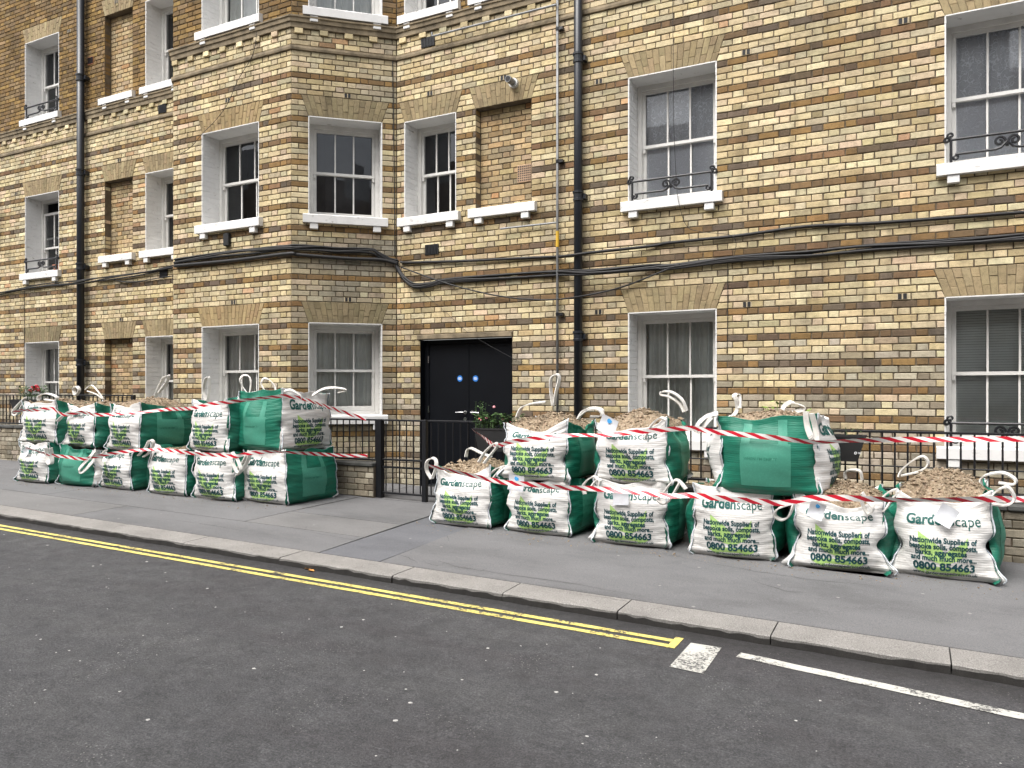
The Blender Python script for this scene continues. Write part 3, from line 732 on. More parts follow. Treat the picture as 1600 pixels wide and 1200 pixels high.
# ---- bricks: the 300 that show largest are objects, the rest one mesh
bricks.sort(key=lambda t: -t[0]); rest = MB(); shared = {}
for k, (ar, v, col, fac, q, d0) in enumerate(bricks):
    if k >= 300: rest.add(v, BR_F, col); continue
    c = sum(v, Vector())/len(v); w = round(q[1][0]-q[0][0], 2); key = (w, k % 4 if abs(q[0][0]-q[3][0]) < .002 and abs(q[1][0]-q[2][0]) < .002 else k)
    if key not in shared:
        me = bpy.data.meshes.new('brick'); inv = fac.M.to_3x3().inverted()
        me.from_pydata([inv @ (p-c) for p in v], [], BR_F); me.materials.append(M['brick_single']); shared[key] = me
    o = bpy.data.objects.new('brick', shared[key]); o.parent = bld; o.location = c-bld.location; o.rotation_euler = (0, 0, math.atan2(fac.e.y, fac.e.x)); o.color = (*col, 1); link(o)
ro = rest.build('brickwork', M['brick'], bld); ro['kind'] = 'stuff'
for q in (A4, A1): mort.box(q[0]-.06, q[0]+.06, WY+.012, WY+.1, .0, zb(TOP))
mort.build('wall', M['mortar'], bld)
pp = MB()   # parapet coping
rows = [plan_offset(d) for d in (.05, -.4)]
pp.add([p+Vector((0, 0, zb(TOP+1))) for p in rows[0]]+[p+Vector((0, 0, zb(TOP+1))) for p in rows[1]], [(i, i+1, i+7, i+6) for i in range(5)])
pp.build('parapet', M['stone'], bld)

# ---- door
dz = gz(-5.4, PY)+.02; dt = zc(5)+CO/2
d_ = MB(); Mx = FA.M
d_.add([FA.P(DU0, 0, dz-.1), FA.P(DU0, -.2, dz-.1), FA.P(DU0, -.2, dt), FA.P(DU0, 0, dt)], [(0, 1, 2, 3)]); d_.add([FA.P(DU1, 0, dz-.1), FA.P(DU1, -.2, dz-.1), FA.P(DU1, -.2, dt), FA.P(DU1, 0, dt)], [(3, 2, 1, 0)])
d_.box(DU0+.002, DU0+.07, .10, .2, dz, dt, Mx, bev=.004); d_.box(DU1-.07, DU1-.002, .10, .2, dz, dt, Mx, bev=.004); d_.box(DU0+.071, DU1-.071, .101, .2, dt-.06, dt-.001, Mx, bev=.004)
do = d_.build('double_door', M['door'], bld); mid = (DU0+DU1)/2
for a, b in ((DU0+.073, mid-.002), (mid+.002, DU1-.073)):
    l = MB(); l.box(a, b, .115, .165, dz+.01, dt-.063, Mx, bev=.003); lf = l.build('door_leaf', M['door'], do)
ll = MB(); ll.box(DU0-.045, DU1+.008, -.03, .09, zb(6)+.003, zb(7)-.004, Mx, bev=.008); ll.build('lintel', M['dirty_stone'], do)
hz = at(720, 644, WY+.12).z
for s_, lab in ((-1, None), (1, None)):
    h = MB(); u = mid+s_*.055; h.tube([FA.P(u, -.112, hz), FA.P(u, -.06, hz), ], .011, 8); h.tube([FA.P(u, -.062, hz), FA.P(u+s_*.07, -.06, hz), FA.P(u+s_*.13, -.064, hz-.004)], .009, 8)
    h.tube([FA.P(u, -.115, hz), FA.P(u, -.105, hz)], .026, 14); h.build('door_handle', M['chrome'], do, smooth=False)
h = MB(); h.tube([FA.P(mid-.055, -.115, hz-.095), FA.P(mid-.055, -.10, hz-.095)], .026, 14); h.build('lock', M['chrome'], do)
for px, py in ((718.5, 591.5), (743, 591.5)):
    u = at(px, py, WY+.113); h = MB(); c = FA.P(u.x-XA, -.1135, u.z); n = 24
    h.add([FA.P(u.x-XA+.042*math.cos(i*6.2832/n), -.1132, u.z+.042*math.sin(i*6.2832/n)) for i in range(n)], [tuple(range(n))]); so = h.build('door_sign', M['blue_sign'], do)
    h = MB()
    for k, w in ((.014, .022), (0, .028), (-.014, .022)): h.box(u.x-XA-w, u.x-XA+w, .1115, .1125, u.z+k-.0035, u.z+k+.0035, Mx)
    h.build('sign_print', M['white_print'], so)
for z in (dz+.25, dz+1.0, dz+1.7):
    h = MB(); h.box(DU0+.062, DU0+.078, .088, .108, z, z+.1, Mx, bev=.003); h.build('hinge', M['chrome'], do)
# ---- ventilators, flue, slot bricks: parts of the wall
def grille(fac, px, py, w, h, m, name='wall_vent', bars=9):
    u, z = fac.hit(px, py); b = MB(); b.box(u-w/2, u+w/2, -.012, .01, z-h/2, z+h/2, fac.M, bev=.003)
    o = b.build(name, m, bld); b = MB()
    for i in range(bars): x = u-w/2+w*(i+.6)/bars; b.box(x, x+w*.35/bars, -.02, -.0125, z-h*.42, z+h*.42, fac.M)
    b.build('louvre', M['iron'], o)
grille(FA, 675, 390, .225, .145, M['black']); grille(FA, 669, 66, .225, .14, M['black']); grille(FD, 254, 170, .20, .15, M['black']); grille(FD, 256, 427, .20, .15, M['black']); grille(FD, 142, 95, .15, .14, M['terracotta'])
u, z = FA.hit(804.5, 268)
b = MB(); b.box(u-.02, u+.195, .108, .125, z-.12, z+.11, FA.M, bev=.004); vo = b.build('air_brick', M['vent_clay'], bld); b = MB()
for i in range(7):
    for j in range(7): b.box(u-.012+i*.0285, u+.006+i*.0285, .1065, .1075, z-.105+j*.03, z-.086+j*.03, FA.M)
b.build('air_hole', M['black'], vo)
u, z = FA.hit(804, 131); f_ = MB(); f_.tube([FA.P(u, -.01, z), FA.P(u, .05, z)], .062, 20); fo = f_.build('boiler_flue', M['grey_plastic'], bld)
f_ = MB(); f_.tube([FA.P(u, .05, z), FA.P(u, .19, z)], .043, 18); f_.build('flue_pipe', M['conduit'], fo); f_ = MB(); f_.tube([FA.P(u, .186, z), FA.P(u, .1915, z)], .034, 16); f_.build('flue_mouth', M['black'], fo)
for fac, pts in ((FA, ((1166, 80), (1167, 476), (936, 125.6), (935, 488), (672, 146), (787, 121), (1411, 30), (1410, 465))), (FB, ((543, 149), (544, 469))), (FC, ((356, 161), (365, 472))), (FD, ((113, 288), (108, 50), (187, 249), (182, 5), (190, 499), (114, 527), (26, 305), (26, 530)))):
    for px, py in pts:
        u, z = fac.hit(px, py); b = MB(); z = zc(round((z-Z0)/CO)); b.box(u-.055, u+.055, -.006, .01, z-.032, z+.032, fac.M, bev=.003); o = b.build('slot_vent', M['vent_brick'], bld)
        for s_ in (-.024, .024): b = MB(); b.box(u+s_-.017, u+s_+.017, -.0075, -.0062, z-.026, z+.031, fac.M); b.build('slot', M['black'], o)
for px, py in ((745, 18), (196, 256), (192, 508)):
    fac = FA if px > 600 else FD
    pass
# ---- wrought iron window guards
def scroll(c, r, a0, turns, sgn, ex, n=22):
    out = []
    for i in range(n+1):
        t = i/n; rr = r*(1-.78*t); a = a0+sgn*turns*2*math.pi*t; out.append(c+ex*(math.cos(a)*rr)+Vector((0, 0, math.sin(a)*rr)))
    return out
def guard(fac, u0, u1, zt, label):
    """bow topped scroll guard standing on the sill"""
    d = .012; t = .0138; P_ = lambda u, z: fac.P(u, d, z); root = empty('window_guard', P_((u0+u1)/2, zt), label, 'window guard', 'scrolled iron guards on the window sills'); ex = fac.e; h = .235; mid = (u0+u1)/2
    for u, s_ in ((u0+.045, -1), (u1-.045, 1)):
        b = MB(); b.tube([P_(u, zt), P_(u, zt+h)], t, 6); b.build('post', M['iron'], root)
        b = MB(); c = P_(u+s_*.034, zt+h); b.tube([P_(u, zt+h-.05)]+scroll(c, .034, math.pi if s_ > 0 else 0, 1.15, -s_, ex), t*.9, 6); b.build('scroll', M['iron'], root)
        b = MB(); c = P_(u-s_*.0+s_*.004, zt+h+.045); b.tube(scroll(c, .034, -math.pi/2, 1.15, s_, ex), t*.9, 6); b.build('scroll', M['iron'], root)
        b = MB(); c = P_(u-s_*.035, zt+.055); b.tube(scroll(c, .03, math.pi/2, 1.1, s_, ex)[::-1]+[P_(mid+s_*.10, zt+.085), P_(mid+s_*.05, zt+.10), P_(mid, zt+.155)], t, 6); b.build('lower_rail', M['iron'], root)
        b = MB(); c = P_(mid+s_*.062, zt+h-.075); b.tube([P_(mid, zt+h-.13)]+scroll(c, .05, math.pi if s_ > 0 else 0, 1.3, -s_, ex), t*.9, 6); b.build('scroll', M['iron'], root)
    b = MB(); b.tube([P_(u0+.045, zt+h), P_(u1-.045, zt+h)], t, 6); b.build('top_rail', M['iron'], root)
s1 = Z0+CO*26.5+.004
guard(FA, *W2, s1, 'scrolled black iron guard before the lace curtained window at centre right'); guard(FA, *W1, s1, 'scrolled black iron guard before the upper window at the right edge')
guard(FA, *W1, Z0-CO*11.5+.004, 'scrolled black iron guard before the ground floor window with the blind')
guard(FD, *L1, s1, 'scrolled black iron guard with the flower pot behind it on the left wall'); guard(FD, *L1, Z0+CO*66.5+.004, 'scrolled black iron guard at the topmost left window')
p = FD.P((L1[0]+L1[1])/2+.30, -.11, s1+.006); b = MB(); prof = ((0, .0), (.055, .0), (.057, .10), (.08, .10), (.08, .125), (.066, .125), (.064, .10), (0, .10)); n = 14
b.add([(p.x+r*math.cos(i*6.2832/n), p.y+r*math.sin(i*6.2832/n), p.z+z) for r, z in prof for i in range(n)], [(k*n+i, k*n+(i+1) % n, k*n+n+(i+1) % n, k*n+n+i) for k in range(len(prof)-1) for i in range(n)])
tag(b.build('flower_pot', M['terracotta']), 'terracotta flower pot standing on the first floor sill at far left', 'flower pot')

# ------------------------------------------------------------------ pipes and cables on the wall
def downpipe(x, r, collars, label, zbot, ztop):
    y = WY-r-.035; o = empty('downpipe', (x, y, zbot), label, 'drainpipe', 'black cast iron downpipes')
    b = MB(); b.tube([(x, y, zbot), (x, y, ztop)], r, 16); b.build('pipe', M['pipe'], o, smooth=True)
    for z in collars:
        b = MB(); zs = [(r*1.02, -.075), (r*1.22, -.07), (r*1.22, -.045), (r*1.1, -.04), (r*1.12, .02), (r*1.3, .026), (r*1.3, .05), (r*1.02, .055)]
        n = 16; b.add([(x+q*math.cos(i*6.2832/n), y+q*math.sin(i*6.2832/n), z+w) for q, w in zs for i in range(n)], [(k*n+i, k*n+(i+1) % n, k*n+n+(i+1) % n, k*n+n+i) for k in range(len(zs)-1) for i in range(n)])
        b.box(x+r*.9, x+r*1.75, y+.005, WY+.002, z-.05, z+.02, None, bev=.006)
        b.build('collar', M['pipe'], o)
    return o
pl = at(126, 300, WY-.1); downpipe(pl.x, .066, [at(126, y, WY-.1).z for y in (121, 269, 416, 566)], 'tall black downpipe on the left wall between two sash windows', .1, zc(TOP))
pr = at(902.8, 300, WY-.1); downpipe(pr.x, .053, [at(903, y, WY-.1).z for y in (89, 305, 524)], 'tall black downpipe on the main wall right of the door', .02, zc(TOP))
cx = at(871, 300, WY-.05).x; cy = WY-.05
cd = empty('conduit', (cx, cy, .1), 'thin grey metal riser pipe beside the black downpipe by the door', 'pipe')
b = MB(); b.tube([(cx, cy, .1), (cx, cy, zc(75))], .017, 10); b.build('riser', M['conduit'], cd, smooth=True)
zt = at(868, 10, cy).z; xl = at(680, 55, cy).x
b = MB(); b.tube([(cx, cy-.035, zt), (xl, cy-.035, zt), (xl-.03, cy-.03, zt+.01), (xl-.035, cy-.03, zt+.06)], .014, 8); b.build('branch', M['conduit'], cd)
zt = at(868, 348, cy).z; xl = at(782, 356, cy).x; b = MB(); b.tube([(cx, cy, zt), (xl, cy, zt)], .013, 8); b.build('branch', M['conduit'], cd)
b = MB(); za, zb_ = at(871, 386, cy).z, at(871, 361, cy).z; b.tube([(cx, cy, za), (cx, cy, zb_)], .0215, 12); b.build('sleeve', M['yellow_plastic'], cd)
for py in (45, 252, 491): z = at(872, py, cy).z; b = MB(); b.tube([(cx, cy, z-.02), (cx, cy, z+.02)], .024, 10); b.box(cx+.005, cx+.075, cy-.012, WY+.001, z-.018, z+.018); b.build('clip', M['iron'], cd)
def pathA(pts, off=.03): return [FA.at(x, y, off) for x, y in pts]
def pathB(pts, off=.03): return [FB.at(x, y, off) for x, y in pts]
def pathC(pts, off=.03): return [FC.at(x, y, off) for x, y in pts]
def pathD(pts, off=.03): return [FD.at(x, y, off) for x, y in pts]
def cable(name, pts, r, label, strands=1, spread=.0, cat='cable', m='cable'):
    sp = spline(pts, 8)
    o = empty(name, sp[len(sp)//2], label, cat, 'black cables clipped along the facade') if strands > 1 else None
    for k in range(strands):
        ph = random.uniform(0, 6); q = []
        for i, p in enumerate(sp):
            a = k*2.4+ph*.1+math.sin(i*.13+ph)*.9
            q.append(p+Vector((0, math.cos(a)*spread*.35-.0, math.sin(a)*spread+random.uniform(-.0008, .0008))) if strands > 1 else p)
        b = MB(); b.tube(q, r*random.uniform(.8, 1.15) if strands > 1 else r, 6)
        if o: b.build('strand', M[m], o, smooth=True)
        else: o2 = b.build(name, M[m], None, smooth=True); return tag(o2, label, cat, 'black cables clipped along the facade')
    return o
c1 = [(626, 409), (640, 411), (733, 408.8), (800, 405.5), (866.7, 401.9), (893, 398.5), (920, 394.7), (1020, 384.8), (1046.7, 380.8), (1153, 369.9), (1260, 354.7), (1360, 348.5), (1480, 340), (1600, 332.5), (1680, 327)]
c2 = [(618, 412), (628, 430), (645, 445.3), (669.3, 445.3), (698.7, 438.7), (773, 433.3), (866.7, 426.7), (920, 425.3), (1020, 417.3), (1046.7, 417.3), (1153.3, 404), (1260, 397.3), (1360, 386.7), (1480, 379), (1600, 370.5), (1680, 366)]
c3 = [(626.7, 417.3), (693, 441.3), (760, 458.7), (813, 466.7), (866.7, 468), (920, 460.8), (973, 448), (1020, 430), (1062, 413)]
hop = [(880, 0), (903, 0), (925, 0)]
def hopp(pts, base, f):
    out = []
    for x, y in pts: out.append(f([(x, y)], base+(.13 if 888 < x < 925 else 0))[0])
    return out
cable('cable_bundle', hopp(c1, .03, pathA), .017, 'upper black cable pair clipped along the main wall', 2, .012)
cable('cable_bundle', hopp(c2, .035, pathA), .0145, 'thick sagging bundle of black cables along the main wall', 8, .03)
cable('cable', hopp(c3, .05, pathA), .011, 'single black cable sagging in a curve above the door')
lo = pathC([(273, 415.5), (365, 407), (449, 396.6)], .04)+pathB([(465, 398), (515, 401.9), (552.5, 404.4), (596, 406)], .04)+pathA([(620, 412)], .04)
hi = pathC([(273, 408.5), (347.5, 397.5), (400, 392), (445.5, 387)], .035)+pathB([(465, 386.5), (496, 387.5), (527.5, 391), (577.5, 392), (592, 398), (608, 406)], .035)+pathA([(622, 410)], .035)
cable('cable', lo, .026, 'thick black cable wrapping round the bay below the thinner bundle', 1)
cable('cable_bundle', hi, .0145, 'bundle of thin black cables wrapping round the bay', 8, .032)
dl = pathD([(-60, 467), (0, 458), (61, 447), (100, 443)], .04)+[FD.at(125, 440.5, .21)]+pathD([(150, 437), (175, 434), (227.5, 426), (275, 416)], .04)
cable('cable_bundle', dl, .011, 'brownish cable bundle crossing the left wall and downpipe', 5, .03)
cable('cable_bundle', pathD([(178, 437), (195, 440.5), (215, 440.5), (245, 436), (275, 431)], .03), .008, 'short drooping pair of black cables left of the bay', 2, .012)
cable('thin_wire', pathA([(1051, -10), (1052, 60), (1053, 150), (1056, 250), (1060, 300), (1072, 350), (1090, 362), (1130, 367), (1150, 372), (1148, 400)], .05)[0:0]+[FA.at(x, y, .10) for x, y in ((1051, -10), (1052, 100), (1053, 200), (1057, 285), (1061, 318), (1073, 353), (1095, 362), (1140, 367), (1150, 380), (1146, 402))], .0032, 'thin black wire hanging past the lace curtained window', cat='wire')
cable('thin_wire', pathA([(1137, 404), (1137, 480), (1136, 552)], .012), .004, 'short thin black wire dropping right of the arch', cat='wire')
cable('thin_wire', pathC([(402, 45), (395, 85), (372, 125), (355, 163), (335, 190), (318, 207), (298, 230), (282, 240)], .03), .004, 'thin dark wire curving down the bay front above its window', cat='wire')
cable('thin_wire', pathD([(38, 455), (38, 520), (37.5, 600), (37, 700)], .012), .005, 'thin vertical reddish brown wire at far left', cat='wire')
cable('thin_wire', [FA.at(x, y, .02) for x, y in ((655, 452), (700, 491), (738, 524))]+[FA.at(820, 570, .03)], .0025, 'hair thin wire slanting towards the door head', cat='wire')
cable('thin_wire', pathB([(613.5, 95), (615, 200), (616.5, 330), (617, 400)], .012), .007, 'thin dark line running down the inner corner of the bay', cat='wire', m='black')  # dark line along the inner corner, modelled as a thin tube
u, z = FC.hit(357, 375); b = MB(); b.box(u-.055, u+.055, -.055, .0, z-.09, z+.09, FC.M, bev=.008); tb = b.build('junction_box', M['black']); tag(tb, 'black junction box under the first floor bay window', 'junction box')

# ------------------------------------------------------------------ railings on a brick plinth, gate
M['coping'] = simple('coping', (.075, .075, .07), .85, 0, .4, 6, .4)
def railing(x0, x1, ztop, zmid, zlow, label, bar_bottom=None, posts=(), name='railing', sp=.103, first=.05, zl2=None):
    o = empty(name, ((x0+x1)/2, RY, zlow), label, 'railing', 'black iron railings in front of the building')
    def rail(z, r=.012):
        b = MB(); b.box(x0, x1, RY-.016, RY+.016, z-r, z+r, None, bev=.003); b.build('rail', M['iron'], o)
    rail(ztop, .011); rail(zlow, .012)
    if zmid: rail(zmid, .006)
    if zl2: rail(zl2, .012)
    mesh = None; x = x0+first; zb2 = bar_bottom if bar_bottom is not None else zlow
    while x < x1-.02:
        if mesh is None:
            b = MB(); b.tube([(0, 0, 0), (0, 0, ztop-.011-zb2)], .0085, 8); t = b.build('bar', M['iron'], None, origin=(0, 0, 0)); mesh = t.data; bpy.data.objects.remove(t)
        q = bpy.data.objects.new('bar', mesh); q.parent = o; q.location = Vector((x, RY, zb2))-o.location; link(q); x += sp
    for xp, w in posts:
        b = MB(); b.box(xp-w/2, xp+w/2, RY-w/2, RY+w/2, gz(xp, RY)-.02, ztop+.012, None, bev=.004); b.build('post', M['iron'], o)
    return o
gx0, gx1 = at(594, 700, RY).x, at(664, 700, RY).x; gx2 = at(762, 700, RY).x
railing(gx2+.05, 2.7, 1.056, .745, .535, 'long black railing behind the right hand bags', posts=((gx2+.03, .05),))
railing(-10.55, gx0-.045, 1.066, None, .565, 'black railing in front of the bay behind the left hand bags', first=.03)
railing(-18.5, -10.62, 1.362, None, .875, 'black railing at the far left beside the red geraniums', first=.02, posts=((-10.6, .05),))
gt = gz(-5.6, RY)
railing(gx0+.04, gx1-.035, 1.066, None, gt+.06, 'black iron gate with a double mid rail left of the door', posts=((gx0, .08), (gx1, .06)), name='gate', zl2=at(630, 719, RY).z)
o = None
b = MB(); b.box(gx0+.04, gx1-.035, RY-.015, RY+.015, at(630, 731, RY).z-.011, at(630, 731, RY).z+.011); 
ob = [q for q in bpy.data.objects if q.name.startswith('gate')][0]; b.build('rail', M['iron'], ob)
railing(gx1+.05, gx2-.02, 1.066, None, gt+.06, 'black iron railing panel right in front of the black door', first=.04)
def plinth(x0, x1, zt, label):
    """dwarf brick wall carrying the railing"""
    o = empty('plinth_wall', ((x0+x1)/2, PY, gz((x0+x1)/2, PY)), label, 'low wall', 'dwarf walls under the railings'); f = Fac((x0, PY), (x1, PY))
    keep = len(bricks); zb0 = zt-.05-CO*14; m = MB()
    def colp(fac, n, u): c = jit(random.choice(LIGHT), .12); k = random.uniform(.38, .75); g_ = sum(c)/3; return tuple(k*(x*.6+g_*.4) for x in c)
    brickwork(f, 0, f.L, 0, 13, [], colp, 0.0, m, .1, zbase=zb0)
    mine = bricks[keep:]; del bricks[keep:]; r = MB(); mine.sort(key=lambda t: -t[0])
    vis = [t for t in mine if min(p.z-gz(p.x, PY) for p in t[1]) > -.06]
    for t in vis: r.add(t[1], BR_F, t[2])
    m.box(x0, x1, PY+.012, PY+.2, zb0, zt-.05); m.build('core', M['mortar'], o)
    w = r.build('brickwork', M['brick'], o); w['kind'] = 'stuff'
    c = MB(); n = max(1, int((x1-x0)/.9))
    for i in range(n):
        a, b_2 = x0+(x1-x0)*i/n+.002, x0+(x1-x0)*(i+1)/n-.002; c = MB(); c.box(a, b_2, PY-.025, PY+.2, zt-.049, zt, None, bev=.01); c.build('coping_stone', M['coping'], o)
plinth(gx2+.06, 2.7, .465, 'dwarf wall of dark sooty brick under the right hand railing')
plinth(-10.58, gx0-.045, .535, 'dwarf wall of dark sooty brick under the bay railing'); plinth(-18.5, -10.60, .845, 'dwarf wall of pale brick under the far left railing')

# ------------------------------------------------------------------ planters with flowers
def tuft(root, x0, x1, y, z, n, h, name='foliage', m='leaf_green', sz=.028):
    b = MB()
    for i in range(n):
        p = Vector((random.uniform(x0, x1), y+random.uniform(-.07, .07), z)); a = random.uniform(0, 6.28); t = random.uniform(.0, .55); hh = h*random.uniform(.3, 1)
        q = p+Vector((math.cos(a)*t*hh*.6, math.sin(a)*t*hh*.5, hh)); s_ = sz*random.uniform(.6, 1.3); u = Vector((math.cos(a+1.5), math.sin(a+1.5), random.uniform(-.3, .3)))*s_*.55; v = Vector((math.cos(a), math.sin(a), random.uniform(-.5, .6)))*s_
        b.add([q-v, q-v*.2+u, q+v, q-v*.2-u], [(0, 1, 2, 3)])
        if i % 5 == 0: w = .0022; b.add([p+Vector((w, 0, 0)), p-Vector((w, 0, 0)), q-Vector((w, 0, 0)), q+Vector((w, 0, 0))], [(0, 1, 2, 3)])
    return b.build(name, M[m], root)
def blooms(root, pts, m, r):
    for p in pts:
        b = MB()
        for k in range(9):
            a = k*2.4; e = random.uniform(-.3, 1.2); d = Vector((math.cos(a)*math.cos(e), math.sin(a)*math.cos(e), math.sin(e)))*r*.6; u = d.cross(Vector((.3, .2, 1))).normalized()*r*.55; v = d.cross(u).normalized()*r*.55; c = Vector(p)+d
            b.add([c-u, c+v, c+u, c-v], [(0, 1, 2, 3)])
        b.build('flower', M[m], root)
def trough(x0, x1, y, z0, z1, label, name='flower_trough'):
    o = empty(name, ((x0+x1)/2, y, z0), label, 'planter', 'black troughs hung on the railings'); b = MB(); w = .09
    vv = []
    for z, k in ((z0, .85), (z1-.02, 1), (z1-.02, 1.06), (z1, 1.06), (z1, .94), (z1-.03, .92)):
        hx = (x1-x0)/2*k if k < 1.05 else (x1-x0)/2+.01; cxx = (x0+x1)/2; wy = w*k
        vv += [(cxx-hx, y-wy, z), (cxx+hx, y-wy, z), (cxx+hx, y+wy, z), (cxx-hx, y+wy, z)]
    ff = [(i*4+j, i*4+(j+1) % 4, i*4+4+(j+1) % 4, i*4+4+j) for i in range(5) for j in range(4)]+[(3, 2, 1, 0), (20, 21, 22, 23)]
    b.add(vv, ff); b.build('trough', M['black'], o); return o
ty = RY-.12
a, b_ = at(747, 668, ty), at(812, 706, ty); t = trough(a.x, a.x+.62, ty, b_.z, a.z, 'black trough of pink flowers hung in front of the black door')
tuft(t, a.x-.02, a.x+.6, ty, a.z-.03, 330, .20); tuft(t, a.x, a.x+.12, ty, a.z-.03, 60, .33, sz=.02)
blooms(t, [at(772, 636, ty), at(752, 656, ty-.05), at(760, 653, ty-.04), at(786, 655, ty), at(790, 662, ty-.05)], 'petal_pink', .022); blooms(t, [at(749, 655, ty-.06), at(797, 660, ty)], 'petal_red', .018)
a, b_ = at(1308, 679, ty), at(1352, 721, ty); t = trough(a.x-.62, b_.x, ty, b_.z, a.z, 'black trough with a white round emblem on the right railing')
tuft(t, a.x-.6, b_.x-.03, ty, a.z-.03, 60, .10, sz=.02); tuft(t, a.x-.60, a.x-.50, ty, a.z-.03, 26, .34, m='weed_green', sz=.03); tuft(t, a.x-.38, a.x-.26, ty, a.z-.03, 26, .26, m='weed_green', sz=.03)
p = at(1337, 708, ty-.098); lg = MB(); r0, r1 = .0125, .0085; n = 20
def ring(mb, c, ra, rb, a0, a1, n, y): mb.add([(c.x+rr*math.cos(a0+(a1-a0)*i/n), y, c.z+rr*math.sin(a0+(a1-a0)*i/n)) for i in range(n+1) for rr in (ra, rb)], [(2*i, 2*i+1, 2*i+3, 2*i+2) for i in range(n)])
ring(lg, p, r0, r1, R(0), R(315), n, p.y-.002); lg.box(p.x-.009, p.x+.011, p.y-.003, p.y-.002, p.z-.002, p.z+.002)
for k in range(3): lg.box(p.x+.02, p.x+.045, p.y-.003, p.y-.002, p.z+.006-k*.006, p.z+.0085-k*.006)
lg.build('emblem', M['white_print'], t)
a = at(24, 624, ty); t = trough(a.x, a.x+.95, ty, a.z-.2, a.z, 'black trough of red geraniums on the far left railing')
tuft(t, a.x+.15, a.x+.9, ty, a.z-.03, 300, .26); blooms(t, [at(x, y, ty) for x, y in ((51, 606), (55, 609), (59, 607), (57, 604), (47, 611), (60, 611))], 'petal_red', .045)
# weeds sprouting by the wall behind the green bag
wd = tuft(None, *sorted((at(1202, 640, RY-.1).x, at(1228, 640, RY-.1).x)), RY-.1, at(1210, 655, RY-.1).z, 60, .16, name='weed') if False else None

# ------------------------------------------------------------------ bulk bags
TXT = {}
def text_mesh(s, size, bold, width=None):
    key = (s, size, bold, width)
    if key in TXT: return TXT[key]
    cu = bpy.data.curves.new('t', 'FONT'); cu.body = s; cu.size = size; cu.offset = bold*size; cu.resolution_u = 3; cu.align_x = 'LEFT'
    o = bpy.data.objects.new('t', cu); COL.objects.link(o); bpy.context.view_layer.update()
    me = bpy.data.meshes.new_from_object(o.evaluated_get(bpy.context.evaluated_depsgraph_get()))
    v = np.array([p.co[:2] for p in me.vertices]); f = [tuple(p.vertices) for p in me.polygons]
    bpy.data.objects.remove(o); bpy.data.curves.remove(cu); bpy.data.meshes.remove(me)
    x0, x1 = v[:, 0].min(), v[:, 0].max()
    v[:, 0] -= x0
    if width: v[:, 0] *= width/(x1-x0)
    TXT[key] = (v, f, width or (x1-x0)); return TXT[key]
def sm(x, a, b): t = np.clip((x-a)/(b-a), 0, 1); return t*t*(3-2*t)
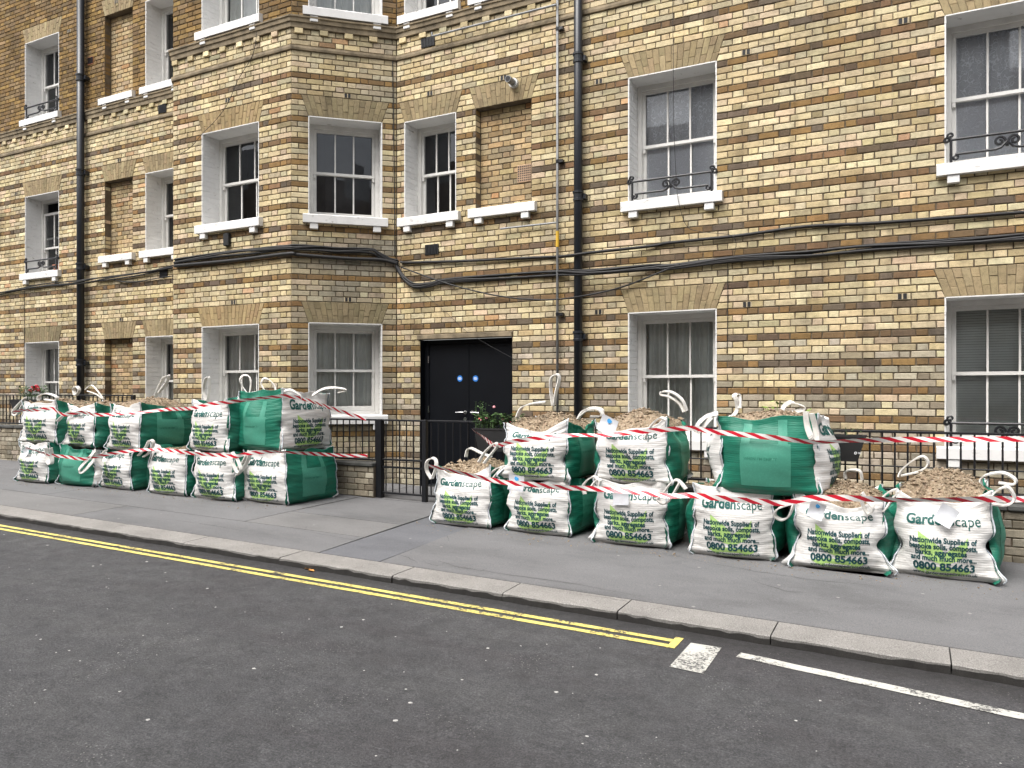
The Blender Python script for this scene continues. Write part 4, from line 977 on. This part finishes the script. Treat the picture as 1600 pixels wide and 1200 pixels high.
class Bag:
    def __init__(s, c, yaw, ax, ay, h, lean=(0, 0), seed=0, bulge=.78, pinch=.05, ear=.05, slump=0., sag=.10, taper=.05):
        rr_ = np.random.default_rng(seed+91); lean = (lean[0]+rr_.uniform(-.03, .03), lean[1]+rr_.uniform(-.015, .015)); s.c = Vector(c); s.yaw = yaw; s.ax = ax; s.ay = ay; s.h = h; s.lean = lean; s.bulge = bulge; s.pinch = pinch; s.ear = ear; s.slump = slump; s.sag = sag; s.taper = taper
        r = np.random.default_rng(seed); s.ph = r.uniform(0, 6.28, (4, 16)); s.fr = r.uniform(.7, 1.3, (4, 16)); s.cp = r.uniform(.3, .46, 4); s.ck = r.uniform(.5, 1.3, 4); s.r = r
        s.rim = r.uniform(-.035, .045, 5); s.rim[4] = s.rim[0]
    def surf(s, side, S, T):
        S = np.asarray(S, float); T = np.asarray(T, float); t = np.clip(T, 0, 1); over = np.clip(T-1, 0, 1)
        b = s.bulge*(.28+.72*np.sin(np.pi*np.clip(t*1.02+.06, 0, 1))**.8)*(1-.35*sm(t, .75, 1))
        k = 1.16; qx = (1-b)*S+b*k*np.sin(S*np.pi/4)/.92; qy = (1-b)*1+b*k*np.cos(S*np.pi/4)/1.0
        w = .95+.07*np.sin(np.pi*np.clip(t*1.15, 0, 1))-s.taper*sm(t, .6, 1)-.10*(1-sm(t, 0, .10))**2
        corner = np.abs(S)**7; cid = np.where(S > 0, (side+1) % 4, side)        # corner index to the right of side k is k+1
        cp = np.array(s.cp)[cid]; ck = np.array(s.ck)[cid]
        dc = -s.pinch*ck*np.exp(-((t-cp)/.10)**2)+s.ear*ck*np.exp(-((t-.02)/.10)**2)-.015*np.exp(-((t-.75)/.12)**2)
        qx = qx*w+np.sign(S)*corner*dc/ s.ax; qy = qy*w+corner*dc/s.ay*.6
        p = s.ph[side]; fq = s.fr[side]
        n = .010*np.sin(3.1*fq[0]*S+p[0]+4*t)+.006*np.sin(9*fq[1]*t+p[1]+1.5*S)+.006*np.sin(7*fq[2]*S+5*t+p[2])
        ed = .25+.75*np.abs(S)**2
        n += ed*.0022*np.sin(44*fq[3]*t+p[3]+3*np.sin(2*S+p[4]))+ed*.002*np.sin(75*fq[5]*t+p[5]+4*np.sin(3*S+p[6])+2*S)
        n += .004*np.sin(17*fq[7]*t+p[7]+2*np.sin(2.2*S+p[8]))
        top = sm(t, .72, 1); n += top*(.019*np.sin(6*S*fq[9]+p[9])+.010*np.sin(15*S*fq[10]+p[10]+6*t))
        n *= (1-.9*(1-sm(t, 0, .04)))
        inn = np.where(over > 0, .035+over*.35, 0)
        qx = qx*(1-inn); 
        X = qx*s.ax; Y = -(qy*(1-inn)*s.ay+n)
        if side in (1, 3): X = qx*s.ay; Y = -(qy*(1-inn)*s.ax+n)
        rl, rr = s.rim[side], s.rim[(side+1) % 4 if side < 3 else 4]
        rim = (rl*(1-S)/2+rr*(1+S)/2)+.018*np.sin(5*S*fq[11]+p[11])*(1-S**2)-s.sag*(1-S**2)**1.0
        Z = s.h*t+rim*sm(t, .55, 1)**1.5*1.0-over*s.h*.55-s.slump*t*0
        Z = Z-.0*S
        a = (0, math.pi/2, math.pi, -math.pi/2)[side]; ca, sa = math.cos(a), math.sin(a)
        x, y = ca*X-sa*Y, sa*X+ca*Y
        x = x+s.lean[0]*t; y = y+s.lean[1]*t
        return np.stack([x, y, Z], -1)
    def nrm(s, side, S, T):
        e = .02; a = s.surf(side, S+e, T)-s.surf(side, S-e, T); b = s.surf(side, S, np.clip(T+e, 0, 1))-s.surf(side, S, np.clip(T-e, 0, 1)); n = np.cross(a, b); return n/np.linalg.norm(n, axis=-1, keepdims=True)
    def toW(s, p):
        ca, sa = math.cos(s.yaw), math.sin(s.yaw); p = np.asarray(p); return np.stack([s.c.x+ca*p[..., 0]-sa*p[..., 1], s.c.y+sa*p[..., 0]+ca*p[..., 1], s.c.z+p[..., 2]], -1)
    def local(s, w):
        d = Vector(w)-s.c; ca, sa = math.cos(s.yaw), math.sin(s.yaw); return Vector((ca*d.x+sa*d.y, -sa*d.x+ca*d.y, d.z))
def mesh_obj(name, v, f, m, parent, uv=None, smooth=True):
    me = bpy.data.meshes.new(name); me.from_pydata([tuple(p) for p in v], [], f); me.materials.append(m)
    if uv is not None:
        ul = me.uv_layers.new(name='UVMap'); idx = np.zeros(len(me.loops), dtype=np.int32); me.loops.foreach_get('vertex_index', idx); ul.data.foreach_set('uv', np.asarray(uv, dtype=np.float32)[idx].ravel())
    if smooth: me.polygons.foreach_set('use_smooth', [True]*len(me.polygons))
    me.update(); o = bpy.data.objects.new(name, me); link(o, parent); return o
LEAF = []
def leaf_polys():
    """sprout shape: two leaves growing from a bowl of soil, in metres from the panel's bottom centre"""
    A = [(-.175, .345), (-.172, .27), (-.155, .205), (-.125, .16), (-.075, .128), (-.018, .112), (.012, .13), (.012, .19), (-.02, .235), (-.07, .275), (-.125, .31)]
    B = [(.170, .315), (.168, .24), (.150, .18), (.11, .142), (.05, .118), (.016, .112), (.014, .13), (.014, .185), (.05, .22), (.10, .25), (.145, .28)]
    C = [(-.012, .125), (.014, .125), (.012, .065), (-.012, .065)]
    D = [(-.21, .062)]+[(-.21+.42*i/14, .062-.045*math.sin(math.pi*i/14)-.006) for i in range(1, 14)]+[(.21, .062)]+[(.2-.40*i/10, .068+.018*math.sin(math.pi*i/10)) for i in range(11)]
    return [A, B, C, D]
def dense(poly, cell=.02):
    """grid fill of a polygon so that it can follow the bulging cloth"""
    bm = bmesh.new(); vs_ = [bm.verts.new((x, y, 0)) for x, y in poly]; bm.faces.new(vs_)
    bmesh.ops.triangulate(bm, faces=bm.faces[:])
    for _ in range(4):
        long = [e for e in bm.edges if e.calc_length() > .045]
        if not long: break
        bmesh.ops.subdivide_edges(bm, edges=long, cuts=1); bmesh.ops.triangulate(bm, faces=bm.faces[:])
    bm.verts.index_update(); v = np.array([p.co[:2] for p in bm.verts]); f = [tuple(q.index for q in fa.verts) for fa in bm.faces]; bm.free(); return v, f
LEAFM = [dense(p) for p in leaf_polys()]
BAGICON = [dense(p) for p in ([(-.19, .05), (.19, .05), (.19, .36), (-.19, .36)], [(-.185, .36), (-.115, .36), (-.115, .53), (-.185, .53)], [(.10, .36), (.17, .36), (.17, .53), (.10, .53)])]
def decal(bag, side, v, f, m, name, parent, off, y0=0):
    aw = bag.ax if side in (0, 2) else bag.ay
    S = v[:, 0]/(aw*1.06); T = np.clip((v[:, 1]+y0)/bag.h, 0, .99); p = bag.surf(side, S, T)+bag.nrm(side, S, T)*off
    return mesh_obj(name, p, f, m, parent, smooth=True)
LINES = (('Nationwide Suppliers of', .265, .057, -.235, .47), ('bespoke soils, composts,', .220, .057, -.24, .48), ('barks, aggregates', .175, .057, -.195, .36), ('and much much more...', .132, .057, -.23, .465))
def rubble(bag, root, level, peak, seed, lumps=620):
    r = np.random.default_rng(seed); N, K = 44, 16; ring = []
    for side in range(4):
        S = np.linspace(-1, 1, N//4, endpoint=False); ring.append(bag.surf(side, S, np.full_like(S, 1.0)))
    ring = np.concatenate(ring); cen = ring.mean(0); zmin = ring[:, 2].min(); v = []; f = []
    hx = .0
    for k in range(K+1):
        q = k/K
        for i in range(len(ring)):
            x = cen[0]+(ring[i, 0]-cen[0])*.955*q; y = cen[1]+(ring[i, 1]-cen[1])*.955*q
            z = (min(ring[i, 2]-.035, cen[2]+level)*q**3+(cen[2]+level)*(1-q**3))+peak*(1-q**1.8)+r.normal(0, .010)*(1-.6*q)+.012*math.sin(9*x+seed)*math.cos(8*y)
            v.append((x, y, z))
    n = len(ring)
    for k in range(K):
        for i in range(n): f.append((k*n+i, k*n+(i+1) % n, (k+1)*n+(i+1) % n, (k+1)*n+i))
    o = mesh_obj('rubble', v, f, M['rubble'], root, smooth=False); o['kind'] = 'stuff'
    V = np.array(v); L = MB()
    for _ in range(lumps):
        c = V[r.integers(0, len(V)-n)]; s_ = r.uniform(.006, .015) if r.random() < .93 else r.uniform(.016, .03)
        d = r.normal(0, 1, (6, 3))*.22; base = np.array([(1, 0, 0), (-1, 0, 0), (0, 1, 0), (0, -1, 0), (0, 0, 1), (0, 0, -1)], float)
        pts = c+(base+d)*s_*np.array([1.1, 1, .75])+np.array([0, 0, s_*.3])
        L.add(pts, [(0, 2, 4), (2, 1, 4), (1, 3, 4), (3, 0, 4), (2, 0, 5), (1, 2, 5), (3, 1, 5), (0, 3, 5)])
    lo = mesh_obj('rubble_lump', L.v, L.f, M['rubble'], root, smooth=False); lo['kind'] = 'stuff'
BAGS = {}
def make_bag(key, label, corner, yaw, ax, ay, h, z=None, handles=(), fill=(.0, .05), tags=(), icon=True, txt_sides=(0, 2), **kw):
    """corner: world (x,y) of the bag's centre"""
    z = gz(corner[0], corner[1]-.3)+.002 if z is None else z
    bag = Bag((corner[0], corner[1], z), yaw, ax, ay, h, seed=len(BAGS)*13+5, **kw); BAGS[key] = bag
    root = empty('bulk_bag', bag.c, label, 'bulk bag', 'bulk bags of rubble stacked along the footway'); root.rotation_euler = (0, 0, yaw)
    NS, NTT = 26, 84
    S = np.linspace(-1, 1, NS+1); T = np.concatenate([np.linspace(0, 1, NTT+1), [1.012, 1.05, 1.16]])
    SS, TT = np.meshgrid(S, T); nr, nc = SS.shape
    F = [(i*nc+j, i*nc+j+1, (i+1)*nc+j+1, (i+1)*nc+j) for i in range(nr-1) for j in range(nc-1)]
    sides = {}
    for side in range(4):
        P = bag.surf(side, SS.ravel(), TT.ravel()); white = side in (0, 2); aw = bag.ax if white else bag.ay
        uv = np.stack([SS.ravel()*aw+side*1.7, TT.ravel()*h], -1)
        sides[side] = mesh_obj('white_panel' if white else 'green_panel', P, F, M['white_fabric' if white else 'green_fabric'], root, uv)
    # base
    base = np.concatenate([bag.surf(k, S[:-1], np.zeros(NS)) for k in range(4)]); mesh_obj('base', base, [tuple(range(len(base)))[::-1]], M['white_fabric'], root, uv=base[:, :2], smooth=False)
    # seams
    for k in range(4):
        tt = np.linspace(0, 1, 60); e = bag.surf(k, np.ones(60), tt); cdir = e.copy(); cdir[:, 2] = 0; cdir /= np.linalg.norm(cdir, axis=1, keepdims=True)
        wob_ = .0012*np.sin(np.arange(60)*1.9+k)
        sb = MB(); sb.tube([Vector(p) for p in e+cdir*(.002+wob_[:, None])], .0062, 6); so = mesh_obj('seam_piping', sb.v, sb.f, M['piping'], root)
        sb = MB(); nn = bag.nrm(k, np.full(60, .965), tt); e2 = bag.surf(k, np.full(60, .965), tt)+nn*.002; sb.tube([Vector(p) for p in e2], .0017, 5); mesh_obj('stitching', sb.v, sb.f, M['stitch'], so)
    # print
    for side in txt_sides:
        sc = bag.ax/.36; par = sides[side]
        lv, lf, b0 = [], [], 0
        for v, f in LEAFM: lv.append(v*sc); lf += [tuple(i+b0 for i in q) for q in f]; b0 += len(v)
        decal(bag, side, np.concatenate(lv), lf, M['print_leaf'], 'printed_leaf', par, .0022, .01)
        tv, tf, b0 = [], [], 0
        for s_, y, size, x, wd in LINES:
            v, f, w = text_mesh(s_, size, .034, wd); tv.append((v+np.array([x, y]))*sc); tf += [tuple(i+b0 for i in q) for q in f]; b0 += len(v)
        v, f, w = text_mesh('0800 854663', .078, .036, .44); tv.append((v+np.array([-.215, .062]))*sc); tf += [tuple(i+b0 for i in q) for q in f]; b0 += len(v)
        v, f, w = text_mesh('www.gardenscapedirect.co.uk', .034, .012, .47); tv.append((v+np.array([-.22, .026]))*sc); tf += [tuple(i+b0 for i in q) for q in f]
        decal(bag, side, np.concatenate(tv), tf, M['print_dark'], 'printed_text', par, .0040, .01)
        v1, f1, w1 = text_mesh('Garden', .125, .036, .31); v2, f2, w2 = text_mesh('scape', .125, .002, .22)
        tv = np.concatenate([(v1+np.array([-.27, .40]))*sc, (v2+np.array([.048, .40]))*sc]); tf = list(f1)+[tuple(i+len(v1) for i in q) for q in f2]
        decal(bag, side, tv, tf, M['print_title'], 'printed_title', par, .0036, .01)
    if icon:
        for side in (1, 3):
            lv, lf, b0 = [], [], 0; sc = bag.ay/.40
            for v, f in BAGICON: lv.append(v*sc); lf += [tuple(i+b0 for i in q) for q in f]; b0 += len(v)
            decal(bag, side, np.concatenate(lv), lf, M['print_pale'], 'printed_bag_shape', sides[side], .0025, .02)
            v, f, w = text_mesh("WHEN I'M EMPTY", .03, .01, .25); decal(bag, side, (v+np.array([-.16, .24]))*sc, f, M['print_text_green'], 'printed_text', sides[side], .004, .02)
    if fill: rubble(bag, root, fill[0], fill[1], len(BAGS))
    for hd in handles:
        pts, Y = hd[0], hd[1]; w = hd[2] if len(hd) > 2 else .042
        n = len(pts); W = [at(x, y, Y+(.10*math.sin(i*1.7) if len(hd) > 3 else .012*math.sin(i*2.1))) for i, (x, y) in enumerate(pts)]
        sp = spline([bag.local(p) for p in W], 5); b = MB(); b.strap(sp, w*.92, .011, (.35, .8, .25)); mesh_obj('handle', b.v, b.f, M['strap'], root, smooth=False)
    for (px, py, w, hh, Y, tilt, dot) in tags:
        c = at(px, py, Y); b = MB(); ct, st_ = math.cos(tilt), math.sin(tilt); vv = []
        for i in range(5):
            for j in range(5):
                x, zz = (j/4-.5)*w, (i/4-.5)*hh; bend = -.018*(i/4-.5)**2*4+.006*math.sin(j*1.3)
                vv.append(bag.local((c.x+x*ct-zz*st_, c.y-.012+bend, c.z+x*st_+zz*ct)))
        b.add(vv, [(i*5+j, i*5+j+1, i*5+j+6, i*5+j+5) for i in range(4) for j in range(4)]); po = mesh_obj('paper_tag', b.v, b.f, M['paper'], root)
        if dot:
            n = 14; rr = w*.14; cc = (c.x-hh*.28*-st_*-1, c.y-.017, c.z+hh*.28*ct); mesh_obj('tag_dot', [bag.local((cc[0]+rr*math.cos(i*6.2832/n), cc[1]-.004, cc[2]+rr*math.sin(i*6.2832/n))) for i in range(n)], [tuple(range(n))], M['blue_dot'], po, smooth=False)
    return root
Q = math.pi/2
# right group, standing on the footway
make_bag('RB1', 'bulk bag at the left end of the right hand stack with an open rubble top', (-4.07, 7.06), R(-1), .365, .42, .60, handles=(
    ([(674, 748), (667, 735), (667, 722), (674, 716), (681, 719), (681, 732), (675, 748)], 6.62), ([(748, 722), (758, 706), (772, 693), (777, 697), (768, 709), (756, 724)], 6.68), ([(728, 714), (731, 702), (738, 701), (752, 708), (768, 714)], 7.4)), fill=(.02, .07), bulge=.55)
make_bag('RB2', 'bottom bulk bag with a paper tag second from the left of the right hand stack', (-3.22, 7.08), R(-2), .37, .40, .56, handles=(
    ([(792, 728), (778, 731), (765, 742), (757, 752), (764, 757), (774, 743), (786, 730)], 6.72),), tags=((808, 754, .17, .15, 6.60, R(-6), True),), fill=(-.05, .0), sag=.03)
make_bag('RB3', 'bottom bulk bag under the tagged rubble bag, third from left in its row', (-2.31, 7.04), R(3), .375, .40, .59, handles=(
    ([(914, 772), (911, 760), (919, 749), (929, 745), (936, 752)], 6.56), ([(921, 765), (932, 750), (938, 752), (934, 766)], 6.55)), tags=((971, 778, .15, .12, 6.58, R(3), False),), fill=(-.05, .0), sag=.04)
make_bag('RB4', 'bottom bulk bag half covered by the green side of the bag above it', (-1.40, 7.03), R(4), .375, .40, .61, handles=(
    ([(1072, 764), (1060, 751), (1050, 753), (1038, 768), (1028, 780), (1040, 787), (1052, 772), (1062, 754)], 6.55),), fill=(-.02, .03), sag=.05, pinch=.06)
make_bag('RB5', 'bottom bulk bag with a stained corner right under the edge of the green bag', (-.56, 7.03), R(3), .375, .41, .62, handles=(
    ([(1242, 786), (1226, 790), (1213, 797), (1211, 806), (1222, 812), (1233, 806), (1240, 788)], 6.55), ([(1347, 770), (1355, 782), (1364, 795), (1358, 803), (1351, 795), (1344, 776)], 6.6), ([(1321, 748), (1321, 737), (1332, 734), (1344, 737), (1347, 750)], 7.3)),
    tags=((1276, 797, .12, .13, 6.54, R(-18), True),), fill=(.03, .08), pinch=.07, ear=.08)
make_bag('RB6', 'single open bulk bag heaped with rubble at the right end', (.21, 7.17), R(-2), .37, .41, .67, handles=(
    ([(1404, 746), (1410, 733), (1430, 717), (1444, 714), (1450, 726), (1434, 737), (1408, 743)], 7.4), ([(1546, 781), (1556, 768), (1570, 761), (1579, 765), (1585, 780), (1572, 789), (1550, 787)], 6.75), ([(1408, 767), (1396, 777), (1382, 797), (1371, 795), (1384, 772), (1402, 764)], 6.72), ([(1534, 764), (1533, 748), (1545, 741), (1568, 739), (1586, 749), (1582, 757), (1560, 754)], 7.35, .05)),
    tags=((1478, 805, .13, .15, 6.70, R(-28), False),), fill=(.05, .13), pinch=.075, ear=.09)
make_bag('RT1', 'upper bulk bag with rubble showing right of the flower trough', (-3.27, 7.06), R(0), .375, .40, .58, z=.565, handles=(
    ([(864, 634), (861, 612), (861, 592), (869, 585), (874, 591), (869, 612), (866, 632)], 7.3), ([(808, 652), (816, 636), (834, 630), (852, 628)], 6.85, .05), ([(903, 655), (911, 642), (926, 637), (941, 641), (938, 650), (922, 651)], 6.75)), fill=(.04, .06), pinch=.09, ear=.09)
make_bag('RT2', 'upper bulk bag with a blue dotted tag, between rubble bag and green bag', (-2.28, 7.06), R(2), .37, .40, .57, z=.585, handles=(
    ([(1069, 644), (1062, 631), (1046, 620), (1034, 617), (1035, 612), (1050, 613), (1066, 625), (1073, 642)], 7.35), ([(904, 652), (918, 641), (936, 640), (946, 656)], 6.68), ([(1008, 684), (1018, 664), (1031, 653), (1041, 656)], 6.64)),
    tags=((951, 664, .17, .15, 6.60, R(-24), True),), fill=(.04, .09), pinch=.08, ear=.08)
make_bag('RT3', 'upper bulk bag turned with its broad green side to the street', (-1.10, 7.05), Q+R(2), .44, .455, .66, z=.565, handles=(
    ([(1122, 646), (1106, 650), (1093, 660), (1087, 673), (1094, 672), (1112, 652)], 6.62), ([(1144, 652), (1152, 640), (1150, 624), (1147, 618), (1155, 618), (1156, 638)], 7.35), ([(1220, 648), (1226, 634), (1238, 629), (1256, 638), (1238, 645)], 7.3, .045), ([(1259, 643), (1261, 664), (1268, 684), (1276, 689), (1274, 668), (1268, 646)], 6.58, .05)), fill=(.0, .03), sag=.03, bulge=1.2, pinch=.03)
# left group
make_bag('LB1', 'bottom bulk bag at the far left end, smaller and rounded', (-10.76, 6.68), R(2), .35, .40, .52, handles=(([(72, 700), (74, 713), (76, 724), (81, 723), (81, 710), (79, 700)], 6.2, .05),), tags=((43, 706, .12, .11, 6.25, R(30), False),), fill=None, sag=.02, bulge=.8)
make_bag('LB2', 'bottom bulk bag showing a round green side in the left hand stack', (-9.99, 6.76), Q+R(5), .37, .38, .52, handles=(([(149, 704), (138, 717), (124, 733), (127, 738), (135, 732), (147, 719)], 6.28, .06),), fill=None, sag=.02, bulge=.9)
make_bag('LB3', 'bottom bulk bag third from left, tucked between green bag and a taller one', (-9.22, 6.88), R(-4), .37, .40, .50, handles=(([(166, 703), (158, 712), (156, 722), (162, 727)], 6.4),), fill=None, sag=.02, bulge=.75)
make_bag('LB4', 'bottom bulk bag standing alone in front of the soiled green panel', (-8.27, 6.88), R(0), .37, .40, .61, handles=(([(216, 712), (227, 700), (234, 688), (240, 692), (234, 706), (224, 714)], 6.45, .045),), fill=(-.04, .02), sag=.04)
make_bag('LB5', 'bottom bulk bag fifth from left in the left hand row', (-7.49, 6.92), R(1), .375, .40, .60, handles=(([(362, 707), (370, 716), (376, 733), (371, 738), (363, 722)], 6.45),), fill=None, sag=.03)
make_bag('LB6', 'bottom bulk bag with a wide green flank at the right end of the left stack', (-6.76, 7.08), R(-3), .39, .43, .63, handles=(([(392, 706), (386, 722), (377, 736), (367, 744), (366, 737), (380, 722), (388, 707)], 6.6, .05),), fill=None, sag=.02, bulge=.42, ear=.03, pinch=.02)
make_bag('LT1', 'upper bulk bag at the far left end under the geraniums', (-10.74, 6.76), R(3), .40, .40, .58, z=.70, handles=(([(60, 626), (62, 618), (74, 615), (88, 620), (86, 626), (70, 624)], 6.45), ([(40, 621), (29, 632), (20, 645), (27, 648), (36, 632)], 6.4, .045)), fill=(.0, .03), sag=.05, bulge=.7)
make_bag('LT2', 'upper bulk bag second from left with open rubble top', (-9.96, 6.86), R(-4), .37, .40, .57, z=.675, handles=(([(117, 617), (115, 608), (120, 604), (124, 610), (119, 618)], 7.2, .05), ([(133, 609), (142, 602), (150, 608), (161, 623), (150, 616), (136, 611)], 7.25, .022), ([(90, 658), (100, 648), (112, 642), (124, 646)], 6.4, .05)), fill=(.02, .05), sag=.07)
make_bag('LT3', 'upper bulk bag with a wide soiled green flank, third from left', (-9.10, 6.94), R(-5), .385, .43, .60, z=.655, handles=(([(243, 620), (249, 603), (256, 590), (264, 587), (260, 598), (248, 614)], 7.35, .045),), fill=(.05, .06), sag=.05, bulge=.5)
make_bag('LT4', 'upper bulk bag beside the turned green fronted bag', (-7.58, 6.92), R(-2), .37, .40, .62, z=.70, handles=(([(321, 626), (318, 610), (321, 593), (326, 590), (327, 608), (324, 626)], 7.3, .04),), fill=None, sag=.05)
make_bag('LT5', 'upper bulk bag turned green side forward at the right end of the left hand stack', (-6.88, 7.08), Q+R(-3), .43, .42, .70, z=.725, handles=(
    ([(388, 616), (380, 606), (375, 594), (380, 587), (388, 588), (392, 598), (390, 616)], 6.75), ([(414, 611), (408, 600), (412, 592), (420, 593), (428, 602), (431, 612)], 7.2), ([(488, 618), (505, 608), (524, 606), (541, 609), (528, 613)], 6.95, .04), ([(436, 617), (452, 609), (468, 617), (470, 625)], 6.72, .045)), fill=(-.04, .02), sag=.02, bulge=.6)

gr = MB(); rg = np.random.default_rng(3)
for _ in range(1500):
    bg_ = list(BAGS.values())[rg.integers(0, len(BAGS))]
    x, y = bg_.c.x+rg.normal(0, .36), bg_.c.y-.42-abs(rg.normal(0, .13)); s_ = rg.uniform(.002, .006) if rg.random() < .93 else rg.uniform(.006, .012); z = gz(x, y)+s_*.3
    if bg_.c.z > .4: continue
    d = rg.normal(0, 1, (6, 3))*.2; pts = np.array([x, y, z])+(np.array([(1, 0, 0), (-1, 0, 0), (0, 1, 0), (0, -1, 0), (0, 0, .7), (0, 0, -.7)])+d)*s_
    gr.add(pts, [(0, 2, 4), (2, 1, 4), (1, 3, 4), (3, 0, 4), (2, 0, 5), (1, 2, 5), (3, 1, 5), (0, 3, 5)])
tag(gr.build('spilled_grit', M['rubble']), 'crumbs of soil and grit spilled before the bags', 'grit', kind='stuff')
# ------------------------------------------------------------------ barrier tape
def tape(pts, label, w=.043):
    """pts: (px, py, Y)"""
    P = spline([at(*p) for p in pts], 10); b = MB(); uv = []; L = 0
    for i, p in enumerate(P):
        t = (P[min(i+1, len(P)-1)]-P[max(i-1, 0)]).normalized()
        if i: L += (p-P[i-1]).length
        tw = .45*math.sin(L*1.7+.6)+.4*math.sin(L*4.3+1); up = Vector((0, 0, 1)); side = t.cross(up).normalized(); d = (up*math.cos(tw)+side*math.sin(tw))
        for k in (-1, 0, 1): b.v.append(tuple(p+d*(k*w/2)+side*(.003*math.sin(L*30+k)))); uv.append((L/.17, k))
    for i in range(len(P)-1):
        for k in range(2): b.f.append((i*3+k, i*3+k+3, i*3+k+4, i*3+k+1))
    b.uv = uv; o = b.build('barrier_tape', M['tape'], smooth=True); return tag(o, label, 'barrier tape', 'red and white barrier tape strung round the bags')
tape([(20, 646, 6.2), (32, 641, 6.18), (55, 641, 6.14), (80, 638, 6.18), (100, 648, 6.2), (128, 644, 6.26), (150, 648, 6.25), (185, 647, 6.3), (217, 645, 6.38), (256, 640, 6.55), (298, 638, 6.4), (325, 632, 6.36), (360, 628, 6.4), (400, 623, 6.48), (430, 620, 6.5), (450, 619, 6.55), (480, 625, 6.8), (510, 635, 7.2), (540, 645, 7.5), (572, 655, 7.7)], 'upper strand of red and white tape across the left hand stack')
tape([(40, 700, 6.2), (52, 703, 6.18), (75, 710, 6.2), (105, 714, 6.24), (130, 717, 6.26), (158, 712, 6.32), (185, 707, 6.36), (220, 703, 6.4), (258, 703, 6.38), (298, 708, 6.4), (340, 711, 6.42), (368, 713, 6.44), (385, 709, 6.52), (420, 706, 6.54), (455, 707, 6.55), (490, 709, 6.9), (525, 711, 7.3), (550, 712, 7.55), (574, 712, 7.7)], 'lower strand of red and white tape across the left hand stack')
tape([(738, 671, 7.6), (755, 683, 7.2), (774, 696, 6.75), (800, 690, 6.5), (830, 686, 6.5), (868, 682, 6.53), (900, 680, 6.56), (945, 680, 6.5), (985, 676, 6.5), (1030, 672, 6.55), (1082, 669, 6.5), (1110, 674, 6.48), (1160, 679, 6.48), (1220, 685, 6.48), (1272, 691, 6.5), (1320, 689, 6.55), (1400, 687, 6.7), (1500, 686.5, 6.85), (1600, 686, 7.0), (1680, 686, 7.1)], 'upper strand of red and white tape across the right hand stack')
tape([(670, 728, 6.5), (690, 732, 6.48), (720, 739, 6.5), (755, 747, 6.54), (790, 754, 6.52), (830, 757, 6.5), (880, 762, 6.52), (915, 763, 6.48), (960, 766, 6.46), (1010, 771, 6.46), (1045, 775, 6.46), (1080, 774, 6.45), (1120, 778, 6.42), (1180, 783, 6.44), (1225, 786, 6.46), (1262, 779, 6.46), (1300, 778, 6.46), (1345, 779, 6.48), (1395, 781, 6.6), (1440, 781, 6.6), (1500, 780.5, 6.6), (1550, 780, 6.66), (1600, 780, 6.9), (1680, 780, 7.2)], 'lower strand of red and white tape across the right hand stack', .048)

# ------------------------------------------------------------------ house across the street (seen only in the window panes)
hb = empty('opposite_building', (-5, -6.2, 0), 'red brick terrace across the street with white sashes', 'building')
b = MB(); b.box(-40, 24, -12, -6.2, -.5, 10.2); b.build('wall', M['far_brick'], hb)
b = MB(); b.box(-40, 24, -6.2, -4.55, -.5, .0); b.build('step', M['paving'], hb)
for fl in range(4):
    for k in range(16):
        x = -36+k*3.7; z = 1.0+fl*2.85; b = MB(); b.box(x, x+1.3, -6.24, -6.195, z, z+1.7); wf = b.build('window', M['white_paint'], hb)
        for zz in (z+.06, z+.88): b = MB(); b.box(x+.06, x+1.24, -6.25, -6.241, zz, zz+.76); b.build('pane', M['far_glass'], wf)
